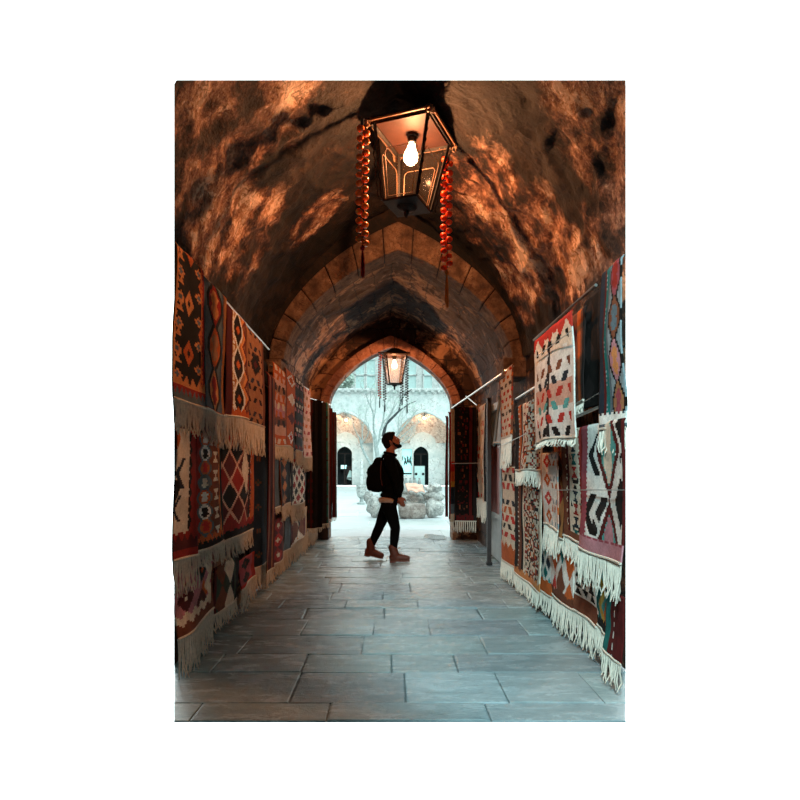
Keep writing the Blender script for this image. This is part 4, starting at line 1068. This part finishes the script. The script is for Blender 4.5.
rnd = random.Random(12); pts = [(403, 500, 4.5, 4), (410, 497, 5, 4), (418, 499, 5.5, 4.2), (406, 492, 4.6, 3.6), (413, 494, 5, 3.4), (421, 493, 4.2, 3.6), (410, 488, 4.2, 3), (418, 487, 4.4, 3), (424.5, 499, 3.6, 4.4), (400, 505, 3, 3.6), (395, 499, 5, 4.6), (391, 492, 4, 3.5)]
for i, (px, py, rx, rz) in enumerate(pts):
    tag(boulder(px, py, rx, rz, D + .35 + rnd.uniform(-.1, .1), 20 + i).build('boulder', rock, smooth=True), 'small pale boulder piled up behind the low stone trough', 'boulder', 'small boulders behind the trough')
t = thing('stone_trough', 'low rounded brownish stone trough in front of the boulder heap', 'trough', (PX(413, 14.75), 14.75, 0))
mb = MB(); bm = bmesh.new(); bmesh.ops.create_cube(bm, size=1); bmesh.ops.subdivide_edges(bm, edges=bm.edges[:], cuts=5, use_grid_fill=True)
for v in bm.verts:
    v.co = V3((v.co.x, v.co.y, v.co.z)); L = max(abs(v.co.x), abs(v.co.y), abs(v.co.z)); s = v.co.normalized() * .56; v.co = v.co.lerp(s, .45)
    v.co += v.co * .12 * noise.noise(v.co * 3)
    v.co = V3((v.co.x * .66, v.co.y * .42, v.co.z * .36))
mb.from_bm(bm, Matrix.Translation((PX(413, 14.75), 14.75, .18))); M['trough'] = plaster_mat('trough_stone', [(.36, hx('#6d635e')), (.5, hx('#a39a94')), (.62, hx('#cfcac5'))], 3)
mb.build('trough_body', M['trough'], t, smooth=True)
t = thing('cloth', 'small peach coloured cloth thrown over the top of the boulder heap', 'cloth', PT(413, 489, 14.9))
mb = MB(); n = 14; M['peach'] = plain('peach_cloth', hx('#e6b8a4'), .9, 0, .12, 20, .2)
for j in range(n + 1):
    for i in range(n + 1):
        u, v = i / n, j / n; p = PT(405 + 17 * u + 3 * v, 483.5 + 8 * v, 15.1 - .3 * v)
        mb.v.append(p + V3((0, -.06 * noise.noise(V3((u * 4, v * 4, 1))), .05 * noise.noise(V3((u * 3, v * 3, 5))) - .10 * (u - .4) ** 2)))
for j in range(n):
    for i in range(n): a = j * (n + 1) + i; mb.f.append((a, a + 1, a + n + 2, a + n + 1)); mb.c.append(None)
o = mb.build('sheet', M['peach'], t, smooth=True); o.modifiers.new('thick', 'SOLIDIFY').thickness = .012
for i, px in enumerate((406, 410.5, 415, 419.5)):
    p = PT(px, 481.5, 15.6)
    mb = MB(); mb.lathe([(.035, 0), (.05, .04), (.045, .1), (.02, .14), (.03, .17)], (p.x, 15.62, .80), 12)
    tag(mb.build('clay_jar', M['door_grey']), 'small grey jar in the row standing behind the boulder heap', 'jar', 'grey jars behind the boulder heap')
mb = MB(); mb.box((PX(412.5, 15.62), 15.62, .40), (.62, .24, .79), bev=.02); tag(mb.build('stone_block', rock), 'squared stone block behind the heap carrying a row of grey jars', 'stone block')
# damp patch on the paving
mb = MB(); n = 40; c = V3((PX(435, 10.9), 10.9, .006)); prev = []
for i in range(n):
    a = 2 * math.pi * i / n; r = 1 + .28 * noise.noise(V3((math.cos(a) * 1.5, math.sin(a) * 1.5, 2)))
    prev.append(c + V3((math.cos(a) * .19 * r - .05 * math.sin(a), math.sin(a) * .40 * r, 0)))
mb.add([c + V3((0, 0, .002))] + prev, [(0, 1 + i, 1 + (i + 1) % n) for i in range(n)])
M['damp'] = plain('damp_stone', hx('#505858'), .25, 0, .25, 5, 0)
tag(mb.build('puddle', M['damp']), 'flat grey damp patch on the paving right of the man', 'puddle')

# ------------------------------------------------------------------ the man with the backpack
PD = 8.2
def Q(px, py, dy=0.0): 
    p = PT(px, py, PD); return V3((p.x, PD + dy, p.z))
def blob(parts, name, mat, parent, voxel, smooth=6, fac=.5):
    mb = MB()
    for p in parts:
        if p[0] == 'c':                                   # chain of tapered capsules
            L = p[1]
            for (a, ra), (b, rb) in zip(L, L[1:]): mb.capsule(a, ra, b, rb)
        elif p[0] == 'e': mb.ball(p[1], 1, 3, p[2], p[3] if len(p) > 3 else None)
        elif p[0] == 'b': mb.box(p[1], p[2], p[3] if len(p) > 3 else None, bev=p[4] if len(p) > 4 else .01)
    o = mb.build(name, M[mat], parent, smooth=True)
    r = o.modifiers.new('skin', 'REMESH'); r.mode = 'VOXEL'; r.voxel_size = voxel; r.use_smooth_shade = True
    if smooth:
        s = o.modifiers.new('soft', 'SMOOTH'); s.iterations = smooth; s.factor = fac
    return o
def ry(a): return Matrix.Rotation(a, 3, 'Y')
man = thing('person', 'man in black jacket and jeans stepping right and looking up under the arch', 'person', (PX(386, PD), PD, 0))
NY, FY = -.085, .085                # near and far side of the body
HC = Q(391.6, 441.8); hr = ry(math.radians(-24))      # head tipped back
def hd(x, y, z): return HC + hr @ V3((x, y, z))
body = [('e', hd(-.012, 0, .022), (.098, .076, .098), hr), ('e', hd(.022, 0, -.038), (.068, .060, .082), hr),
        ('c', [(hd(.060, 0, -.082), .030), (hd(.078, 0, -.092), .020)]),                       # chin
        ('c', [(hd(.085, 0, .022), .011), (hd(.110, 0, -.018), .0125), (hd(.104, 0, -.024), .012)]),       # nose
        ('c', [(hd(.078, -.034, .030), .014), (hd(.086, 0, .032), .012), (hd(.078, .034, .030), .014)]),   # brow
        ('c', [(hd(.086, -.020, -.048), .008), (hd(.095, 0, -.046), .010), (hd(.086, .020, -.048), .008)]),  # upper lip
        ('c', [(hd(.084, -.018, -.060), .008), (hd(.092, 0, -.060), .009), (hd(.084, .018, -.060), .008)]),
        ('c', [(Q(390.5, 447.5), .060), (Q(390.2, 455), .066), (Q(389.5, 460), .075)]),        # neck
        ('e', Q(391, 466), (.105, .165, .12)), ('e', Q(391, 481), (.105, .15, .18)), ('e', Q(388.5, 500), (.10, .15, .12))]
for s in (-1, 1):                                                                             # ears
    body.append(('c', [(hd(-.016, s * .076, .018), .014), (hd(-.010, s * .082, -.006), .012), (hd(-.002, s * .078, -.026), .010)]))
# near arm hangs a little forward, far arm the same behind the torso
def arm(s, hand_px, hand_py, el):
    sh = Q(389.5, 460, s * .185); e = Q(el[0], el[1], s * .235); wr = Q(hand_px - 1.6, hand_py - 5.2, s * .19)
    L = [('c', [(sh, .055), (sh.lerp(e, .5), .048), (e, .040), (e.lerp(wr, .4), .039), (wr, .026)])]
    d = (Q(hand_px, hand_py, s * .185) - wr).normalized(); fw = V3((1, 0, 0)); fw = (fw - d * fw.dot(d)).normalized(); sd = d.cross(fw)
    pc = wr + d * .050; R = Matrix((fw, sd, d)).transposed()
    L.append(('e', pc, (.040, .017, .052), R))
    ins = -s
    for k, (o, ln, r) in enumerate(((.029, .074, .0088), (.010, .082, .0092), (-.010, .076, .0088), (-.028, .060, .0078))):
        b = pc + d * .034 + fw * o; m1 = b + d * ln * .45 + V3((0, ins * .008, 0)); m2 = m1 + d * ln * .32 + V3((0, ins * .018, 0)) + fw * .004; m3 = m2 + d * ln * .14 + V3((0, ins * .022, 0))
        L.append(('c', [(pc + fw * o * .8, r * 1.15), (b, r * 1.1), (m1, r), (m2, r * .92), (m3, r * .82)]))
    tb = pc - d * .018 + fw * .030
    L.append(('c', [(tb - fw * .012, .014), (tb + fw * .020 + d * .022 + V3((0, ins * .010, 0)), .0115), (tb + fw * .026 + d * .050 + V3((0, ins * .016, 0)), .0095), (tb + fw * .024 + d * .066 + V3((0, ins * .02, 0)), .0085)]))
    return L, sh, e, wr
near, nsh, nel, nwr = arm(-1, 401.0, 500.5, (395.5, 479)); far, fsh, fel, fwr = arm(1, 398, 499, (391, 480))
body += near + far
HIPN, HIPF = Q(389.5, 507, NY), Q(387.5, 507, FY)
KN, KF = Q(395.3, 527, NY - .01), Q(379.6, 526.5, FY)
AN, AF = Q(393.2, 550.0, NY - .02), Q(371.0, 546.0, FY + .01)
def leg(h, k, a, e): return ('c', [(h, .086 + e), (h.lerp(k, .5), .074 + e), (k, .055 + e), (k.lerp(a, .35), .053 + e), (a, .036 + e)])
body += [leg(HIPN, KN, AN, 0), leg(HIPF, KF, AF, 0)]
FTN = Q(407.2, 558.6, NY - .04); FTF = Q(381.0, 556.4, FY + .01)
body += [('c', [(AN, .034), (Q(394, 556, NY - .02), .035), (Q(401, 557.6, NY - .03), .034), (Q(405, 558.6, NY - .035), .026)]),
         ('c', [(AF, .034), (Q(369.5, 551, FY), .035), (Q(376, 554.5, FY + .01), .034), (Q(379, 556, FY + .01), .026)])]
bo = blob(body, 'body', 'skin', man, .0065, 3)
for s in (-1, 1):
    mb = MB(); c = hd(.076, s * .031, .013); mb.ball(c, .0105, 2); ey = mb.build('eye', M['eye'], man, smooth=True)
    mb = MB(); mb.ball(c + hr @ V3((.0062, 0, .002)), .0056, 2); mb.build('iris', M['iris'], ey, smooth=True)
# hair and beard
hair = [('e', hd(-.026, 0, .040), (.102, .084, .092), hr), ('e', hd(-.062, 0, -.005), (.062, .076, .085), hr), ('e', hd(.030, 0, .094), (.066, .066, .036), hr), ('e', hd(-.015, 0, .112), (.075, .062, .034), hr),
        ('c', [(hd(-.006, -.079, .02), .010), (hd(.008, -.076, -.015), .008)]), ('c', [(hd(-.006, .079, .02), .010), (hd(.008, .076, -.015), .008)])]
blob(hair, 'hair', 'hair', man, .007, 3)
beard = [('c', [(hd(.010, s * .070, -.020), .010), (hd(.030, s * .060, -.062), .018), (hd(.066, s * .030, -.098), .022), (hd(.082, 0, -.102), .026)]) for s in (-1, 1)]
beard += [('c', [(hd(.090, -.026, -.052), .008), (hd(.100, 0, -.037), .009), (hd(.090, .026, -.052), .008)]), ('e', hd(.062, 0, -.092), (.040, .040, .034), hr)]
blob(beard, 'beard', 'hair', man, .006, 2)
# jacket with sleeves, collar and hem
jk = [('e', Q(390.8, 464.5), (.125, .205, .10)), ('c', [(Q(390.6, 466), .135), (Q(391.2, 478), .142), (Q(391.0, 488), .138), (Q(391.0, 495.5), .122)]),
      ('e', Q(392.6, 473), (.158, .195, .16)), ('e', Q(392.4, 487), (.162, .185, .15)), ('e', Q(390.8, 495.0), (.150, .175, .055)),
      ('c', [(Q(386.5, 457.5), .045), (Q(392.5, 458.5), .05)])]
for sh, e, wr in ((nsh, nel, nwr), (fsh, fel, fwr)):
    jk.append(('c', [(sh, .080), (sh.lerp(e, .5), .070), (e, .060), (e.lerp(wr, .5), .055), (e.lerp(wr, .93), .043)]))
jk.append(('e', Q(392.4, 480), (.160, .19, .16)))
blob(jk, 'jacket', 'jacket', man, .010, 14)
mb = MB(); pts = []
for i in range(25):
    a = i / 24 * 2 * math.pi; pts.append(Q(390.3, 453.9) + V3((.074 * math.cos(a), .080 * math.sin(a), -.018 * math.cos(a))))
mb.tube(pts, .021, 8, cap=False); mb.build('collar', M['jacket'], man, smooth=True)
sh_ = [('e', Q(386.6, 499.5), (.118, .165, .050)), ('b', Q(386.0, 500.2, -.135), (.20, .05, .062), ry(.05), .02)]
blob(sh_, 'shirt_tail', 'shirt', man, .009, 3)
jn = [('e', Q(389.0, 503.5), (.118, .160, .095)), ('c', [(Q(387.5, 506, -.07), .10), (Q(388, 506, .07), .10)]), leg(HIPN, KN, AN, .012), leg(HIPF, KF, AF, .012)]
blob(jn, 'trousers', 'jeans', man, .009, 4)
# lace-up boots
def boot(a, heel, toe, tilt, dy):
    mid = (heel + toe) / 2; L = (toe - heel).length; dirx = (toe - heel).normalized(); upv = V3((-dirx.z, 0, dirx.x)); R = Matrix((dirx, V3((0, 1, 0)), upv)).transposed()
    P = lambda x, y, z: heel + dirx * x + V3((0, y, 0)) + upv * z
    t = blob([('c', [(a + V3((-.008, 0, .045)), .060), (P(L * .27, 0, .085), .060), (P(L * .25, 0, .05), .050)]), ('c', [(P(L * .26, 0, .055), .052), (P(L * .55, 0, .052), .050), (P(L * .82, 0, .042), .044)]), ('e', P(L * .80, 0, .045), (.062, .050, .042), R), ('e', P(L * .16, 0, .05), (.05, .045, .055), R)], 'boot', 'boot', man, .008, 3)
    mb = MB(); n = 26; base = []
    for i in range(n):
        u = 2 * math.pi * i / n; x = L * .5 + L * .5 * math.cos(u); w = .050 * (abs(math.sin(u)) ** .7) * (1 if math.sin(u) >= 0 else -1) * (1.0 if x > L * .45 else .86); base.append((x, w))
    for z in (0, .026): mb.v += [P(x, w, z) for x, w in base]
    mb.f += [tuple(reversed(range(n))), tuple(range(n, 2 * n))] + [(i, (i + 1) % n, n + (i + 1) % n, n + i) for i in range(n)]; mb.c = [None] * len(mb.f)
    mb.box(P(L * .16, 0, -.008), (L * .30, .084, .022), R, bev=.004)
    mb.build('sole', M['sole'], t)
    mb = MB()
    for i in range(4):
        p = P(L * (.66 - i * .09), 0, .092 + i * .016); mb.tube([p + V3((0, -.030, -.008)), p + V3((.004, 0, .012)), p + V3((0, .030, -.008))], .0042, 5)
    q = P(L * .36, -.01, .155)
    mb.tube([q, q + V3((.035, -.02, .03)), q + V3((.05, -.03, .005))], .004, 5); mb.tube([q, q + V3((.03, .02, .036)), q + V3((.055, .03, .02))], .004, 5)
    mb.build('laces', M['lace'], t)
    return t
hn = Q(389.6, 0, NY - .02); hn.z = .013; tn = V3((hn.x + .272, hn.y - .01, .010))
boot(AN, hn, tn, 0, 0)
hf = Q(363.9, 555.2, FY + .01); tf = V3((hf.x + .258, hf.y, .012)); boot(AF, hf, tf, 0, 0)

# backpack (worn, a thing of its own)
bp = thing('backpack', 'bulging black backpack worn on the shoulders of the man', 'backpack', (PX(374, PD), PD, PZ(492, PD)))
pk = [('c', [(Q(379.0, 462.5), .075), (Q(375.6, 470), .110), (Q(375.2, 479), .118), (Q(376.4, 486), .100)])]
pk = [('e', Q(379.2, 463, s * .05), (.085, .10, .085)) for s in (-1, 1)] + [('e', Q(376.2, 472.5, s * .06), (.130, .115, .13)) for s in (-1, 1)] + [('e', Q(376.2, 482, s * .06), (.125, .115, .125)) for s in (-1, 1)] + [('e', Q(377, 488, s * .05), (.115, .11, .06)) for s in (-1, 1)]
blob(pk, 'bag_body', 'pack', bp, .012, 24)
blob([('e', Q(369.6, 482, 0), (.050, .115, .105)), ('e', Q(369.8, 486, 0), (.045, .11, .07))], 'front_pocket', 'pack', bp, .011, 8)
mb = MB(); mb.tube([Q(369.9, 470, -.11), Q(366.9, 472.5, -.05), Q(366.4, 473, 0), Q(366.9, 472.5, .05), Q(369.9, 470, .11)], .006, 6); mb.build('zip', M['pack_trim'], bp)
for s in (-1, 1):
    mb = MB(); y = s * .135
    P5 = [Q(381.0, 459.5, y * .8), Q(384.5, 455.0, y), Q(389.5, 455.8, y * 1.02), Q(394.2, 461.5, y * 1.08), Q(395.6, 468, y * 1.12), Q(394, 476, y * 1.25), Q(388, 483.5, y * 1.35), Q(382, 487, y * 1.15)]
    mb.tube(P5, [.012, .020, .022, .022, .020, .012, .009, .008], 8); mb.build('shoulder_strap', M['pack'], bp, smooth=True)
    mb = MB(); mb.tube([Q(381.6, 461, s * .155), Q(380.8, 470, s * .178), Q(381, 478, s * .178), Q(382.3, 485, s * .16)], .0075, 6); mb.build('side_piping', M['pack_trim'], bp)
mb = MB(); mb.tube([Q(383.0, 458.0, -.03), Q(382.6, 455.2, -.015), Q(382.6, 455.2, .015), Q(383.0, 458.0, .03)], .008, 6); mb.build('top_handle', M['pack'], bp)

# ------------------------------------------------------------------ light, sky, camera
# unseen slab added above the view to keep the sky off the front
mb = MB(); mb.box((0, -1.0, 5.45), (26, 12, .4)); struct(mb.build('slab_sky_blocker', M['vault']))

w = bpy.data.worlds.new('sky'); SC.world = w; w.use_nodes = True; nt = w.node_tree
bg = nt.nodes['Background']
tc = N(nt, 'ShaderNodeTexCoord').outputs['Generated']
def dotramp(v, a, b):
    d = N(nt, 'ShaderNodeVectorMath', operation='DOT_PRODUCT'); nt.links.new(tc, d.inputs[0]); d.inputs[1].default_value = v
    r = N(nt, 'ShaderNodeMapRange', interpolation_type='SMOOTHSTEP'); nt.links.new(d.outputs['Value'], r.inputs[0])
    r.inputs[1].default_value = a; r.inputs[2].default_value = b; return r.outputs[0]
fwd = dotramp((0, 1, 0), .61, .69)       # overcast sky over the courtyard
zen = dotramp((0, .25, .97), .66, 1.0)     # brighter and bluer overhead
c1 = mixc(nt, fwd, (.012, .016, .018), (3.4, 3.9, 3.9))
c2 = mixc(nt, zen, c1, (1.0, 1.3, 1.35))
nt.links.new(c2, bg.inputs['Color']); bg.inputs['Strength'].default_value = 1.0

def lamp(name, typ, loc, energy, color, **kw):
    l = bpy.data.lights.new(name, typ); l.energy = energy; l.color = color
    for k, v in kw.items(): setattr(l, k, v)
    o = bpy.data.objects.new(name, l); COL.objects.link(o); o.location = loc; return o
def aim(o, to): o.rotation_euler = (V3(to) - o.location).to_track_quat('-Z', 'Y').to_euler()
so = lamp('overcast_sun', 'SUN', (0, 20, 30), 4.8, (.78, 1.0, 1.0), angle=math.radians(70)); so.rotation_euler = V3((-.2, .55, -.81)).to_track_quat('-Z', 'Y').to_euler()
sp = lamp('entrance_daylight', 'SPOT', (-.42, -1.5, 4.6), 2500, (.58, .92, 1.0), spot_size=math.radians(34), spot_blend=.4, shadow_soft_size=.3); aim(sp, (1.75, 5.0, .3))
bl = lamp('lantern_bulb_light', 'POINT', BULB, 240, (1.0, .42, .17), shadow_soft_size=.016); ln = bl.data; ln.use_nodes = True; lt = ln.node_tree
fo = lt.nodes.new('ShaderNodeLightFalloff'); fo.inputs['Strength'].default_value = 1.0; fo.inputs['Smooth'].default_value = .5; lt.links.new(fo.outputs['Quadratic'], lt.nodes['Emission'].inputs['Strength'])

cam = bpy.data.cameras.new('camera'); cam.sensor_width = 36; cam.lens = 36 * F / 800
cam.shift_x = (400 - VX) / 800; cam.shift_y = (VY - 400) / 800
cam.clip_start = .05; cam.clip_end = 300
co = bpy.data.objects.new('camera', cam); COL.objects.link(co); co.location = (0, 0, CZ); co.rotation_euler = (math.pi / 2, 0, 0)
SC.camera = co
vs = SC.view_settings
vs.view_transform = 'Standard'; vs.look = 'None'; vs.gamma = 1; vs.use_curve_mapping = False; vs.exposure = 0.2

bl = lamp('far_lantern_bulb_light', 'POINT', BULB2, 140, (1.0, .42, .17), shadow_soft_size=.02); bl.data.use_nodes = True; lt = bl.data.node_tree
fo = lt.nodes.new('ShaderNodeLightFalloff'); fo.inputs['Strength'].default_value = 1.0; fo.inputs['Smooth'].default_value = .5; lt.links.new(fo.outputs['Quadratic'], lt.nodes['Emission'].inputs['Strength'])
